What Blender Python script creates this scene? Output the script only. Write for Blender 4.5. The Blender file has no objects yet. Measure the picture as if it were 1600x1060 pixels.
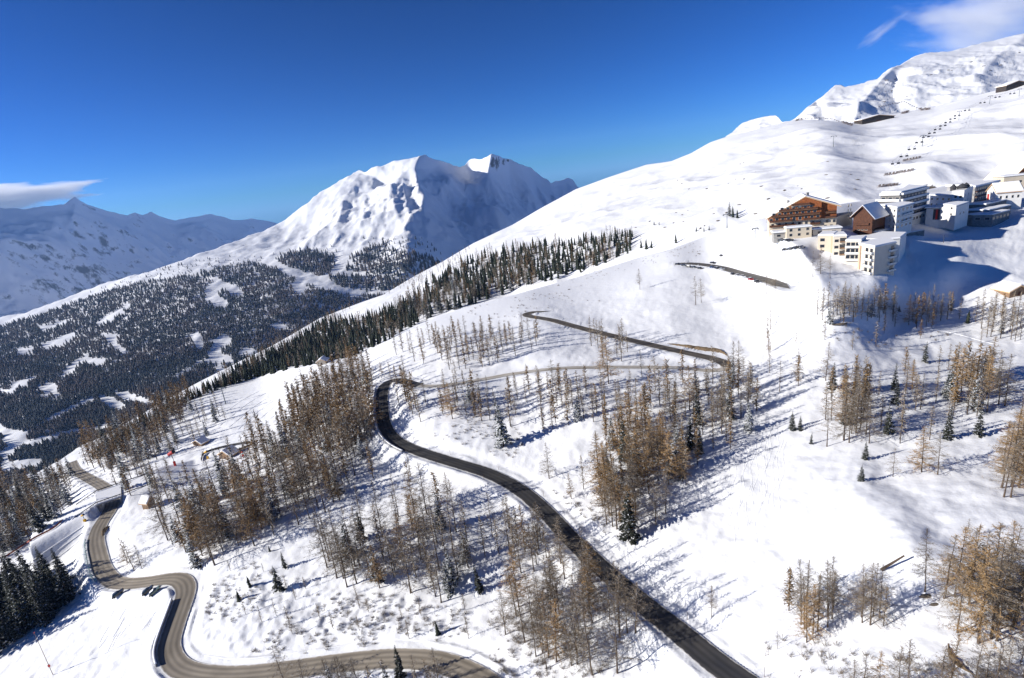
import bpy, math, random
import numpy as np
from mathutils import Vector, Matrix
from mathutils.bvhtree import BVHTree

R = random.Random(7)
S = bpy.context.scene
COL = S.collection
rad = math.radians

# ------------------------------------------------------------------ camera
FPX, PITCH, ROLL = 850.0, rad(16.2), 0.122          # focal length in photo pixels
cp, sp = math.cos(PITCH), math.sin(PITCH)
Fw = np.array([0, cp, -sp]); r0 = np.array([1.0, 0, 0]); u0 = np.array([0, sp, cp])
cr, sr = math.cos(ROLL), math.sin(ROLL)
Rt = cr * r0 - sr * u0
Up = sr * r0 + cr * u0
cam_d = bpy.data.cameras.new('camera'); cam = bpy.data.objects.new('camera', cam_d); COL.objects.link(cam)
cam_d.sensor_width = 36; cam_d.lens = 36 * FPX / 1600
cam_d.clip_start = 1; cam_d.clip_end = 60000
M = Matrix(((Rt[0], Up[0], -Fw[0], 0), (Rt[1], Up[1], -Fw[1], 0), (Rt[2], Up[2], -Fw[2], 0), (0, 0, 0, 1)))
cam.matrix_world = M
S.camera = cam

# ------------------------------------------------------------------ sky and sun
SUN_EL, SUN = rad(20.5), np.array([-1.0, -0.12])
SUN_AZ = math.atan2(SUN[0], SUN[1])
w = bpy.data.worlds.new('World'); S.world = w; w.use_nodes = True
wn = w.node_tree.nodes; wl = w.node_tree.links
bg = wn['Background']; bg.inputs[1].default_value = 0.125
sky = wn.new('ShaderNodeTexSky'); sky.sky_type = 'NISHITA'; sky.sun_disc = False
sky.sun_elevation = SUN_EL; sky.sun_rotation = SUN_AZ; sky.altitude = 2600
sky.air_density = 1.0; sky.dust_density = 0.12; sky.ozone_density = 3.2
# polarised, deep blue winter sky: per-channel contrast on the Sky Texture
sep = wn.new('ShaderNodeSeparateColor'); com = wn.new('ShaderNodeCombineColor'); wl.new(sky.outputs[0], sep.inputs[0])
for k, (a, g_) in enumerate(((0.27, 1.95), (0.55, 1.55), (1.05, 1.66))):
    m1 = wn.new('ShaderNodeMath'); m1.operation = 'MULTIPLY'; m1.inputs[1].default_value = 0.125; wl.new(sep.outputs[k], m1.inputs[0])
    m2 = wn.new('ShaderNodeMath'); m2.operation = 'MINIMUM'; m2.inputs[1].default_value = 4.0; wl.new(m1.outputs[0], m2.inputs[0])
    m3 = wn.new('ShaderNodeMath'); m3.operation = 'POWER'; m3.inputs[1].default_value = g_; wl.new(m2.outputs[0], m3.inputs[0])
    m4 = wn.new('ShaderNodeMath'); m4.operation = 'MULTIPLY'; m4.inputs[1].default_value = a * 0.72 / 0.125; wl.new(m3.outputs[0], m4.inputs[0]); wl.new(m4.outputs[0], com.inputs[k])
gb = wn.new('ShaderNodeMath'); gb.operation = 'MULTIPLY'; gb.inputs[1].default_value = 1.75; mxb = wn.new('ShaderNodeMath'); mxb.operation = 'MAXIMUM'
wl.new(com.inputs[1].links[0].from_socket, gb.inputs[0]); wl.new(gb.outputs[0], mxb.inputs[0]); wl.new(com.inputs[2].links[0].from_socket, mxb.inputs[1]); wl.new(mxb.outputs[0], com.inputs[2])
wl.new(com.outputs[0], bg.inputs[0])
sd = bpy.data.lights.new('sun', 'SUN'); so = bpy.data.objects.new('sun', sd); COL.objects.link(so)
sd.energy = 5.0; sd.angle = rad(0.5); sd.color = (1.0, 0.955, 0.88)
sv = Vector((math.sin(SUN_AZ) * math.cos(SUN_EL), math.cos(SUN_AZ) * math.cos(SUN_EL), math.sin(SUN_EL)))
so.rotation_euler = sv.to_track_quat('Z', 'Y').to_euler()
S.view_settings.view_transform = 'Standard'; S.view_settings.look = 'None'
S.view_settings.exposure = 0.54; S.view_settings.gamma = 1.0
S.render.engine = 'CYCLES'
S.cycles.use_denoising = True
S.cycles.max_bounces = 5; S.cycles.diffuse_bounces = 3; S.cycles.volume_bounces = 4
S.cycles.transparent_max_bounces = 8
S.cycles.sample_clamp_indirect = 4

# ------------------------------------------------------------------ pixel <-> space
def ray(u, v):
    u = np.asarray(u, float); v = np.asarray(v, float)
    return Fw + Rt * ((u - 800) / FPX)[..., None] + Up * ((530 - v) / FPX)[..., None]
def at(u, v, z):
    return ray(u, v) * np.asarray(z, float)[..., None]
def px(p):
    p = np.asarray(p, float); z = p @ Fw
    return 800 + FPX * (p @ Rt) / z, 530 - FPX * (p @ Up) / z
def height_for(p, hpx):
    h = 10.0
    a = np.array(px(p))
    for _ in range(6):
        b = np.array(px(p + np.array([0, 0, h])))
        h *= hpx / max(1e-3, np.linalg.norm(b - a))
    return h

# ------------------------------------------------------------------ noise
_rs = np.random.RandomState(3); _perm = _rs.permutation(512)
_g = _rs.uniform(-1, 1, 4096)
def vnoise(x, y, seed=0):
    xi = np.floor(x).astype(int); yi = np.floor(y).astype(int); fx = x - xi; fy = y - yi
    fx = fx * fx * fx * (fx * (fx * 6 - 15) + 10); fy = fy * fy * fy * (fy * (fy * 6 - 15) + 10)
    def h(a, b):
        return _g[(_perm[(a + seed * 31) & 511] * 7 + _perm[(b + seed * 17) & 511] * 13 + _perm[(a * 3 + b * 5) & 511]) & 4095]
    return (h(xi, yi) * (1 - fx) + h(xi + 1, yi) * fx) * (1 - fy) + (h(xi, yi + 1) * (1 - fx) + h(xi + 1, yi + 1) * fx) * fy
def fbm(x, y, oct=4, seed=0, ridged=False):
    s = 0; a = 1; t = 0
    for k in range(oct):
        n = vnoise(x * 2 ** k + 13.7 * k, y * 2 ** k - 7.1 * k, seed + k)
        if ridged: n = 1 - 2 * np.abs(n)
        s = s + a * n; t += a; a *= 0.5
    return s / t

# ------------------------------------------------------------------ materials
MATS = {}
def mat(name, col, rough=0.8, var=0.0, scale=2.0, metal=0.0, bump=0.0, spec=0.3):
    if name in MATS: return MATS[name]
    m = bpy.data.materials.new(name); m.use_nodes = True; nt = m.node_tree
    b = nt.nodes['Principled BSDF']; b.inputs['Roughness'].default_value = rough
    b.inputs['Metallic'].default_value = metal
    b.inputs['Specular IOR Level'].default_value = spec
    b.inputs['Base Color'].default_value = (*col, 1)
    if var:
        n = nt.nodes.new('ShaderNodeTexNoise'); n.inputs['Scale'].default_value = scale; n.inputs['Detail'].default_value = 4
        tc = nt.nodes.new('ShaderNodeNewGeometry'); nt.links.new(tc.outputs['Position'], n.inputs['Vector'])
        r = nt.nodes.new('ShaderNodeValToRGB')
        r.color_ramp.elements[0].position = 0.3; r.color_ramp.elements[1].position = 0.7
        r.color_ramp.elements[0].color = (*[c * (1 - var) for c in col], 1)
        r.color_ramp.elements[1].color = (*[min(1, c * (1 + var)) for c in col], 1)
        nt.links.new(n.outputs[0], r.inputs[0]); nt.links.new(r.outputs[0], b.inputs['Base Color'])
        if bump:
            bp = nt.nodes.new('ShaderNodeBump'); bp.inputs['Strength'].default_value = bump; bp.inputs['Distance'].default_value = 0.2
            nt.links.new(n.outputs[0], bp.inputs['Height']); nt.links.new(bp.outputs[0], b.inputs['Normal'])
    MATS[name] = m
    return m

def snow_mat(name, scales, bump_d, rock=None, tint=(0.86, 0.87, 0.89), brush=None):
    """snow with wind texture; rock = (normal z threshold, noise scale, amount) bares rock on steep faces"""
    m = bpy.data.materials.new(name); m.use_nodes = True; nt = m.node_tree; L = nt.links.new
    b = nt.nodes['Principled BSDF']; b.inputs['Roughness'].default_value = 0.75; b.inputs['Specular IOR Level'].default_value = 0.15
    g = nt.nodes.new('ShaderNodeNewGeometry')
    hs = None
    for i, s in enumerate(scales):
        n = nt.nodes.new('ShaderNodeTexNoise'); n.inputs['Scale'].default_value = s; n.inputs['Detail'].default_value = 5
        n.inputs['Roughness'].default_value = 0.55
        if rock and i == 0: n.noise_type = 'RIDGED_MULTIFRACTAL'
        L(g.outputs['Position'], n.inputs['Vector'])
        mu = nt.nodes.new('ShaderNodeMath'); mu.operation = 'MULTIPLY'; mu.inputs[1].default_value = bump_d[i]
        L(n.outputs[0], mu.inputs[0])
        if hs is None: hs = mu
        else:
            ad = nt.nodes.new('ShaderNodeMath'); ad.operation = 'ADD'; L(hs.outputs[0], ad.inputs[0]); L(mu.outputs[0], ad.inputs[1]); hs = ad
        last = n
    bp = nt.nodes.new('ShaderNodeBump'); bp.inputs['Strength'].default_value = 1.0; bp.inputs['Distance'].default_value = 1.0
    L(hs.outputs[0], bp.inputs['Height']); L(bp.outputs[0], b.inputs['Normal'])
    mix = nt.nodes.new('ShaderNodeMix'); mix.data_type = 'RGBA'
    mix.inputs[6].default_value = (*[c * 0.95 for c in tint], 1); mix.inputs[7].default_value = (*tint, 1)
    L(last.outputs[0], mix.inputs[0]); out = mix.outputs[2]
    if rock:
        thr, sc, soft, rc = rock
        n = nt.nodes.new('ShaderNodeTexNoise'); n.inputs['Scale'].default_value = sc; n.inputs['Detail'].default_value = 9; n.inputs['Roughness'].default_value = 0.68
        L(g.outputs['Position'], n.inputs['Vector'])
        sx = nt.nodes.new('ShaderNodeSeparateXYZ'); L(g.outputs['Normal'], sx.inputs[0])
        a = nt.nodes.new('ShaderNodeMath'); a.operation = 'SUBTRACT'; a.inputs[0].default_value = thr; L(sx.outputs[2], a.inputs[1])
        c = nt.nodes.new('ShaderNodeMath'); c.operation = 'MULTIPLY_ADD'; c.inputs[1].default_value = 1.1; L(n.outputs[0], c.inputs[0]); L(a.outputs[0], c.inputs[2])
        mr = nt.nodes.new('ShaderNodeMapRange'); mr.inputs[1].default_value = 0.62; mr.inputs[2].default_value = 0.62 + soft
        L(c.outputs[0], mr.inputs[0])
        m2 = nt.nodes.new('ShaderNodeMix'); m2.data_type = 'RGBA'; L(mr.outputs[0], m2.inputs[0]); L(out, m2.inputs[6]); m2.inputs[7].default_value = (*rc, 1)
        out = m2.outputs[2]
    L(out, b.inputs['Base Color'])
    return m

# ------------------------------------------------------------------ mesh helpers
def mesh_np(name, V, Fq, smooth=False, mats=(), midx=None):
    """V (n,3); Fq (m,3) or (m,4) int array or list of arrays"""
    me = bpy.data.meshes.new(name)
    V = np.asarray(V, np.float32)
    fl = [np.asarray(f, np.int32) for f in (Fq if isinstance(Fq, list) else [Fq]) if len(f)]
    me.vertices.add(len(V)); me.vertices.foreach_set('co', V.ravel())
    loops = np.concatenate([f.ravel() for f in fl]); tot = np.concatenate([np.full(len(f), f.shape[1], np.int32) for f in fl])
    st = np.concatenate([[0], np.cumsum(tot)[:-1]]).astype(np.int32)
    me.loops.add(len(loops)); me.loops.foreach_set('vertex_index', loops)
    me.polygons.add(len(tot)); me.polygons.foreach_set('loop_start', st); me.polygons.foreach_set('loop_total', tot)
    if smooth: me.polygons.foreach_set('use_smooth', np.ones(len(tot), bool))
    for m in mats: me.materials.append(m)
    if midx is not None: me.polygons.foreach_set('material_index', np.asarray(midx, np.int32))
    me.update(calc_edges=True)
    return me
def link(name, me, parent=None, loc=None):
    o = bpy.data.objects.new(name, me); COL.objects.link(o)
    if parent is not None: o.parent = parent
    if loc is not None: o.location = loc
    return o
def tag(o, label=None, cat=None, group=None, kind=None):
    if label: o['label'] = label
    if cat: o['category'] = cat
    if group: o['group'] = group
    if kind: o['kind'] = kind
    return o
def thing(name, loc, label, cat, group=None, rz=0):
    o = bpy.data.objects.new(name, None); COL.objects.link(o); o.location = loc; o.rotation_euler = (0, 0, rz)
    o.empty_display_size = 0.5
    return tag(o, label, cat, group)
ORDW = 'leftmost second third fourth fifth sixth seventh eighth ninth tenth eleventh twelfth thirteenth fourteenth fifteenth sixteenth seventeenth eighteenth nineteenth twentieth twenty-first twenty-second twenty-third twenty-fourth twenty-fifth twenty-sixth twenty-seventh twenty-eighth twenty-ninth thirtieth thirty-first thirty-second thirty-third thirty-fourth thirty-fifth'.split()
def order_labels(objs, base, frm='from left', first='leftmost'):
    for i, o in enumerate(objs): o['label'] = '%s, %s' % (base, first if i == 0 else '%s %s' % (ORDW[i], frm))
class MB:
    def __init__(s): s.v = []; s.f = []; s.m = []
    def poly(s, pts, mi=0):
        k = len(s.v); s.v += [tuple(p) for p in pts]; s.f.append(list(range(k, k + len(pts)))); s.m.append(mi)
    def hexa(s, b, t, mi=0, ti=None):
        """b, t: 4 bottom and 4 top points, same order"""
        k = len(s.v); s.v += [tuple(p) for p in b] + [tuple(p) for p in t]
        s.f += [[k + 3, k + 2, k + 1, k], [k + 4, k + 5, k + 6, k + 7]]
        s.m += [mi, mi if ti is None else ti]
        for i in range(4):
            j = (i + 1) % 4; s.f.append([k + i, k + j, k + 4 + j, k + 4 + i]); s.m.append(mi)
    def box(s, x0, x1, y0, y1, z0, z1, mi=0, ti=None):
        s.hexa([(x0, y0, z0), (x1, y0, z0), (x1, y1, z0), (x0, y1, z0)], [(x0, y0, z1), (x1, y0, z1), (x1, y1, z1), (x0, y1, z1)], mi, ti)
    def tube(s, a, b, ra, rb=None, n=6, mi=0):
        rb = ra if rb is None else rb
        ra = float(ra); rb = float(rb); a = Vector(a); b = Vector(b); d = (b - a).normalized(); e = d.orthogonal().normalized(); g = d.cross(e)
        k = len(s.v)
        for c, r in ((a, ra), (b, rb)):
            for i in range(n):
                t = 2 * math.pi * i / n; s.v.append(tuple(c + r * (math.cos(t) * e + math.sin(t) * g)))
        for i in range(n):
            j = (i + 1) % n; s.f.append([k + i, k + j, k + n + j, k + n + i]); s.m.append(mi)
        s.f.append([k + i for i in range(n)][::-1]); s.m.append(mi)
        s.f.append([k + n + i for i in range(n)]); s.m.append(mi)
    def build(s, name, mats, parent=None, loc=None, smooth=False):
        me = bpy.data.meshes.new(name); me.from_pydata(s.v, [], s.f)
        for m in (mats if isinstance(mats, (list, tuple)) else [mats]): me.materials.append(m)
        me.polygons.foreach_set('material_index', s.m)
        if smooth: me.polygons.foreach_set('use_smooth', [True] * len(s.f))
        me.update()
        return link(name, me, parent, loc)

# ------------------------------------------------------------------ terrain
class TPS:
    def __init__(s, ctrl, reg=0.02):
        c = np.array(ctrl, float); s.p = c[:, :2] / 100; y = np.log(c[:, 2]); n = len(c)
        r = np.linalg.norm(s.p[:, None] - s.p[None], axis=2)
        K = s.k(r) + reg * np.eye(n); P = np.c_[np.ones(n), s.p]
        A = np.block([[K, P], [P.T, np.zeros((3, 3))]])
        s.w = np.linalg.solve(A, np.r_[y, 0, 0, 0])
    def k(s, r): return np.where(r > 1e-9, r * r * np.log(np.maximum(r, 1e-9)), 0)
    def __call__(s, u, v):
        u = np.asarray(u, float) / 100; v = np.asarray(v, float) / 100
        sh = u.shape; q = np.c_[u.ravel(), v.ravel()]; out = np.empty(len(q))
        for i in range(0, len(q), 40000):
            b = q[i:i + 40000]; r = np.linalg.norm(b[:, None] - s.p[None], axis=2)
            out[i:i + 40000] = s.k(r) @ s.w[:-3] + s.w[-3] + b @ s.w[-2:]
        return np.exp(out).reshape(sh)
def pl(pts, xs):
    p = np.array(pts, float); return np.interp(xs, p[:, 0], p[:, 1])
def inpoly(poly, x, y):
    x = np.asarray(x, float); y = np.asarray(y, float); c = np.zeros(x.shape, bool); n = len(poly)
    for i in range(n):
        x1, y1 = poly[i]; x2, y2 = poly[(i + 1) % n]
        if y1 == y2: continue
        c ^= ((y1 > y) != (y2 > y)) & (x < (x2 - x1) * (y - y1) / (y2 - y1) + x1)
    return c
def terrain(name, zf, top, bot, u_a, u_b, du, nrow, disp, material, skirt_slope=0.7, rough=None, post=None, kind='structure', power=1.0, skirts=(0.004, 0.012, 0.03, 0.07, 0.15, 0.3, 0.6)):
    us = np.arange(u_a, u_b + du, du)
    vt = pl(top, us)
    if rough is not None: vt = vt + rough(us)
    vb = pl(bot, us)
    t = np.linspace(0, 1, nrow) ** power
    U = np.broadcast_to(us, (nrow, len(us))); V = vb + (vt - vb) * t[:, None]
    Z = zf(U, V)
    P = at(U, V, Z)
    crest = P[-1]; hd = crest[:, :2] / np.linalg.norm(crest[:, :2], axis=1)[:, None]; dist = np.linalg.norm(crest, axis=1)
    rows = []
    for s in skirts:
        q = crest.copy(); q[:, :2] += hd * (s * dist)[:, None]
        q[:, 2] -= (s * dist) * skirt_slope * min(1, 0.25 + s * 8)
        rows.append(q)
    P = np.concatenate([P, np.array(rows)])
    T = np.concatenate([t, np.ones(len(rows)) ])
    P[..., 2] += disp(P, U=np.concatenate([U, np.broadcast_to(us, (len(rows), len(us)))]), V=np.concatenate([V, np.broadcast_to(V[-1], (len(rows), len(us)))]), T=T[:, None])
    if post is not None: P = post(P)
    nr, nc = P.shape[:2]
    idx = np.arange(nr * nc).reshape(nr, nc)
    F = np.stack([idx[:-1, :-1], idx[:-1, 1:], idx[1:, 1:], idx[1:, :-1]], -1).reshape(-1, 4)
    me = mesh_np(name, P.reshape(-1, 3), F, True, [material])
    o = link(name, me); tag(o, kind=kind)
    bv = BVHTree.FromPolygons(P.reshape(-1, 3).tolist(), F.tolist())
    return o, bv

# far range beyond the valley
D_ctrl = [(-200, 620, 4000), (0, 560, 4400), (0, 500, 4900), (200, 480, 6800), (420, 470, 9000), (700, 470, 11500), (-200, 500, 4400),
          (-200, 420, 4900), (0, 420, 5500), (100, 400, 6500), (250, 400, 8300), (420, 380, 11200),
          (-200, 345, 5500), (0, 342, 6400), (118, 312, 7600), (200, 334, 8500), (330, 337, 10500), (450, 348, 12500), (700, 350, 14500)]
D_top = [(-200, 340), (-80, 332), (0, 326), (40, 328), (70, 324), (100, 322), (110, 317), (118, 312), (126, 318), (140, 325), (180, 334), (200, 337), (210, 332), (222, 336), (236, 332), (244, 337), (262, 345), (275, 347), (300, 342), (330, 336), (345, 341), (365, 347), (378, 346), (392, 341), (410, 345), (440, 352), (500, 360), (700, 370)]
D_bot = [(-200, 620), (0, 560), (200, 520), (700, 470)]
zD = TPS(D_ctrl)
# middle mountain with the forested flank
C_ctrl = [(-200, 900, 1500), (-200, 700, 2000), (-200, 560, 3000), (0, 820, 1150), (0, 740, 1350), (0, 640, 1750), (0, 560, 2300), (0, 500, 3300),
          (150, 780, 1150), (150, 680, 1500), (150, 600, 1800), (150, 530, 2300), (130, 458, 3500), (300, 640, 1500), (300, 560, 1900), (300, 480, 2500), (300, 402, 3700),
          (450, 560, 1900), (450, 480, 2350), (450, 420, 3100), (430, 352, 4600), (540, 470, 2500), (540, 400, 3300), (520, 300, 5000),
          (600, 480, 2500), (620, 430, 2800), (620, 360, 3700), (600, 290, 4900), (640, 400, 3000), (655, 245, 5300), (700, 400, 3500), (700, 340, 4500), (735, 270, 6100), (745, 320, 5300), (770, 245, 6000), (780, 340, 5100), (780, 400, 4100), (830, 280, 6800), (900, 292, 7800), (900, 400, 5400), (1000, 300, 8200), (1000, 420, 5500), (1100, 340, 8600)]
C_top = [(-200, 545), (-60, 515), (0, 497), (60, 482), (100, 468), (130, 454), (180, 438), (230, 424), (265, 413), (300, 402), (350, 384), (390, 367), (420, 357), (445, 345), (470, 327), (485, 318), (500, 305), (510, 298), (522, 290), (532, 281), (545, 276), (552, 270), (560, 266), (572, 267), (580, 263), (600, 257), (612, 252), (625, 250), (640, 245), (650, 241), (656, 241), (664, 240), (672, 246), (690, 253), (700, 258), (718, 264), (726, 260), (733, 251), (742, 248), (752, 248), (760, 246), (768, 241), (780, 243), (786, 248), (800, 251), (812, 258), (825, 262), (838, 270), (848, 279), (856, 283), (862, 287), (870, 284), (880, 281), (888, 280), (895, 283), (902, 292), (930, 300), (1100, 330)]
C_bot = [(-200, 960), (0, 860), (150, 800), (300, 690), (450, 600), (600, 540), (800, 440), (1100, 420)]
zC0 = TPS(C_ctrl)
# ridges: (polyline, width, amplitude) near side; lit left, shaded right
C_ridges = [([(655, 243), (648, 262), (655, 285), (690, 300), (668, 320), (648, 350), (640, 385)], 30, -0.045),
            ([(768, 244), (762, 275), (755, 305), (765, 330), (780, 350)], 30, -0.055),
            ([(590, 262), (560, 285), (515, 318), (480, 325)], 22, -0.028),
            ([(700, 262), (715, 300), (705, 330)], 22, 0.03),
            ([(560, 300), (500, 330), (440, 360)], 10, 0.012),
            ([(600, 300), (560, 320), (500, 345)], 10, -0.010),
            ([(812, 258), (828, 300), (850, 350)], 16, -0.028), ([(795, 255), (800, 300), (815, 340)], 12, 0.018), ([(860, 285), (868, 320)], 12, -0.02), ([(690, 255), (700, 290)], 10, -0.012),
            ([(560, 268), (600, 285), (575, 310)], 12, 0.02)]
def seg_dist(u, v, line):
    d = np.full(u.shape, 1e9); sgn = np.zeros(u.shape)
    for (x1, y1), (x2, y2) in zip(line[:-1], line[1:]):
        dx, dy = x2 - x1, y2 - y1; L2 = dx * dx + dy * dy
        t = np.clip(((u - x1) * dx + (v - y1) * dy) / L2, 0, 1)
        e = np.hypot(u - x1 - t * dx, v - y1 - t * dy)
        m = e < d; d = np.where(m, e, d)
    return d
def zC(u, v):
    z = zC0(u, v)
    for line, wd, am in C_ridges:
        z = z * (1 + am * np.exp(-np.abs(seg_dist(u, v, line) / wd) ** 1.25))
    return z
# ski mountain on the right, with the spur running down to the left
B_ctrl = [(1800, 95, 900), (1800, 230, 480), (1600, 132, 1000), (1530, 150, 1050), (1460, 170, 1100), (1350, 190, 1150), (1240, 188, 1250), (1130, 215, 1320), (1010, 258, 1450), (900, 295, 1600), (800, 350, 1500),
          (690, 410, 1300), (640, 437, 1200), (560, 475, 1120), (430, 535, 1000), (300, 600, 800), (150, 690, 640), (-100, 800, 480),
          (1600, 250, 520), (1450, 275, 530), (1300, 305, 520), (1200, 330, 540), (1100, 358, 570), (1000, 395, 620), (900, 430, 680), (800, 465, 700), (700, 495, 700), (640, 515, 690), (560, 560, 640), (450, 590, 620), (330, 630, 600), (150, 750, 480), (0, 850, 400),
          (1600, 305, 500), (1800, 275, 470), (1450, 330, 515), (1300, 352, 505), (1200, 372, 520),
          (1600, 190, 720), (1500, 200, 760), (1400, 230, 720), (1300, 230, 760), (1200, 260, 800), (1100, 300, 820), (1000, 330, 850), (900, 360, 900), (800, 400, 900), (700, 450, 860), (600, 500, 820), (450, 555, 800)]
B_top = [(-200, 860), (0, 775), (100, 722), (150, 692), (200, 662), (250, 632), (300, 604), (350, 578), (430, 538), (500, 498), (540, 482), (560, 474), (600, 460), (640, 436), (660, 425), (690, 410), (740, 380), (800, 352), (850, 323), (900, 296), (950, 278), (1010, 258), (1050, 252), (1080, 240), (1110, 223), (1130, 216), (1180, 203), (1240, 188), (1270, 188), (1330, 193), (1350, 186), (1400, 178), (1460, 168), (1530, 148), (1600, 132), (1800, 95)]
zB = TPS(B_ctrl)
# rocky summit behind it
E_ctrl = [(1100, 260, 2500), (1240, 230, 2300), (1400, 220, 2100), (1600, 190, 2000), (1800, 150, 2000), (1100, 222, 3300), (1190, 185, 3300), (1240, 185, 2800), (1270, 160, 2900), (1310, 138, 3100), (1350, 124, 3200), (1440, 85, 3500), (1600, 52, 3700), (1800, 20, 3700), (1440, 130, 2900), (1600, 110, 2900)]
E_top = [(1080, 248), (1120, 225), (1140, 210), (1150, 201), (1160, 193), (1175, 187), (1190, 183), (1205, 182), (1213, 181), (1222, 190), (1235, 188), (1243, 184), (1256, 173), (1270, 162), (1290, 147), (1305, 135), (1313, 134), (1320, 138), (1335, 134), (1345, 131), (1370, 124), (1380, 113), (1392, 106), (1405, 103), (1420, 93), (1435, 86), (1446, 83), (1480, 80), (1520, 72), (1550, 65), (1575, 58), (1600, 53), (1700, 40), (1800, 40)]
E_bot = [(1080, 290), (1240, 260), (1400, 240), (1600, 200), (1800, 170)]
zE0 = TPS(E_ctrl)
E_ridges = [([(1395, 106), (1370, 135), (1345, 165), (1335, 190)], 13, -0.035), ([(1400, 125), (1395, 150), (1400, 165)], 12, 0.03), ([(1275, 160), (1285, 185)], 10, 0.03),
            ([(1600, 60), (1560, 90), (1520, 130)], 18, -0.03), ([(1190, 183), (1185, 200)], 8, -0.02)]
def zE(u, v):
    z = zE0(u, v)
    for line, wd, am in E_ridges:
        z = z * (1 + am * np.exp(-np.abs(seg_dist(u, v, line) / wd) ** 1.25))
    return z
# near hillside
A_ctrl = [(-200, 1250, 150), (300, 1250, 125), (800, 1250, 100), (1300, 1250, 72), (1800, 1250, 62),
          (-200, 1060, 215), (0, 1060, 190), (250, 1060, 165), (500, 1060, 150), (750, 1060, 135), (1000, 1060, 118), (1250, 1060, 98), (1500, 1060, 84), (1800, 1060, 76),
          (-200, 920, 300), (0, 900, 262), (150, 900, 228), (300, 900, 202), (500, 900, 185), (750, 900, 168), (1000, 900, 148), (1250, 900, 124), (1450, 900, 106), (1600, 900, 100), (1800, 900, 95),
          (-200, 840, 380), (0, 830, 330), (80, 800, 330), (150, 800, 280), (250, 790, 262), (400, 800, 228), (600, 800, 205), (800, 800, 190), (1000, 800, 172), (1200, 800, 150), (1400, 800, 129), (1600, 800, 120), (1800, 800, 115),
          (150, 735, 370), (250, 715, 345), (350, 710, 315), (450, 700, 285), (600, 700, 245), (800, 700, 222), (1000, 700, 202), (1200, 700, 180), (1400, 700, 160), (1600, 700, 146), (1800, 700, 140),
          (270, 650, 450), (350, 640, 420), (420, 600, 470), (500, 600, 360), (600, 600, 295), (800, 600, 262), (1000, 600, 240), (1200, 600, 218), (1400, 600, 198), (1600, 600, 184), (1800, 600, 178),
          (560, 560, 400), (700, 520, 360), (800, 540, 300), (1000, 540, 278), (1200, 540, 252), (1400, 540, 230), (1600, 540, 216),
          (700, 490, 430), (850, 495, 345), (1000, 490, 322), (1200, 490, 285), (1400, 490, 250), (1600, 490, 238),
          (860, 450, 450), (1000, 450, 375), (1000, 405, 500), (1060, 412, 420), (1120, 416, 390), (1150, 425, 350), (1200, 440, 295), (1280, 432, 252), (1380, 452, 246), (1440, 452, 256), (1500, 446, 266), (1600, 462, 250), (1800, 450, 245),
          (1110, 370, 520), (1195, 373, 306), (1209, 375, 298), (1240, 374, 294), (1268, 373, 290), (1312, 369, 287), (1210, 392, 284), (1250, 400, 274), (1277, 398, 281), (1302, 403, 277), (1343, 421, 262), (1364, 435, 250), (1396, 437, 253), (1414, 399, 283), (1420, 385, 285), (1440, 350, 335), (1500, 342, 350), (1560, 322, 362), (1600, 305, 372), (1500, 400, 278), (1600, 390, 285),
          (1200, 338, 420), (1340, 318, 390), (1450, 298, 420), (1560, 278, 430), (1800, 230, 440)]
A_top = [(-200, 880), (0, 800), (60, 770), (120, 735), (170, 700), (230, 655), (270, 632), (300, 612), (330, 603), (400, 586), (480, 572), (530, 562), (570, 548), (600, 532), (640, 514), (680, 497), (720, 483), (800, 462), (850, 448), (900, 434), (950, 418), (1000, 402), (1050, 389), (1100, 370), (1142, 354), (1180, 344), (1240, 330), (1340, 315), (1450, 296), (1560, 274), (1600, 264), (1800, 232)]
A_bot = [(-200, 1250), (1800, 1250)]
zA0 = TPS(A_ctrl, 0.004)
A_rel = [([(1330, 430), (1280, 405), (1235, 400)], 22, -0.010), ([(1380, 750), (1430, 785), (1462, 822)], 22, 0.011), ([(1350, 780), (1420, 840)], 40, -0.02),
         ]
def zA(u, v):
    z = zA0(u, v)
    for line, wd, am in A_rel:
        z = z * (1 + am * np.exp(-(seg_dist(u, v, line) / wd) ** 2))
    return z

def cr_spline(pts, n=8):
    p = np.array(pts, float); p = np.vstack([2 * p[0] - p[1], p, 2 * p[-1] - p[-2]]); o = []
    for i in range(1, len(p) - 2):
        for t in np.linspace(0, 1, n, endpoint=False):
            a, b, c, d = p[i - 1:i + 3]
            o.append(0.5 * (2 * b + (c - a) * t + (2 * a - 5 * b + 4 * c - d) * t * t + (3 * b - a - 3 * c + d) * t ** 3))
    o.append(p[-2]); return np.array(o)
def resample(P, step):
    d = np.r_[0, np.cumsum(np.linalg.norm(np.diff(P[:, :2], axis=0), axis=1))]
    s = np.arange(0, d[-1], step)
    return np.stack([np.interp(s, d, P[:, k]) for k in range(3)], 1)
def smooth(P, n):
    for _ in range(n):
        Q = P.copy(); Q[1:-1] = 0.25 * P[:-2] + 0.5 * P[1:-1] + 0.25 * P[2:]; P = Q
    return P
def road_path(pts, n=8, sm=12, smz=120):
    q = cr_spline(pts, n); P = at(q[:, 0], q[:, 1], zA(q[:, 0], q[:, 1])); P = resample(P, 0.8)
    P = smooth(P, sm); z = smooth(np.c_[P[:, 2]] * np.ones((1, 3)), smz)[:, 0]; P[:, 2] = z
    return P
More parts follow.
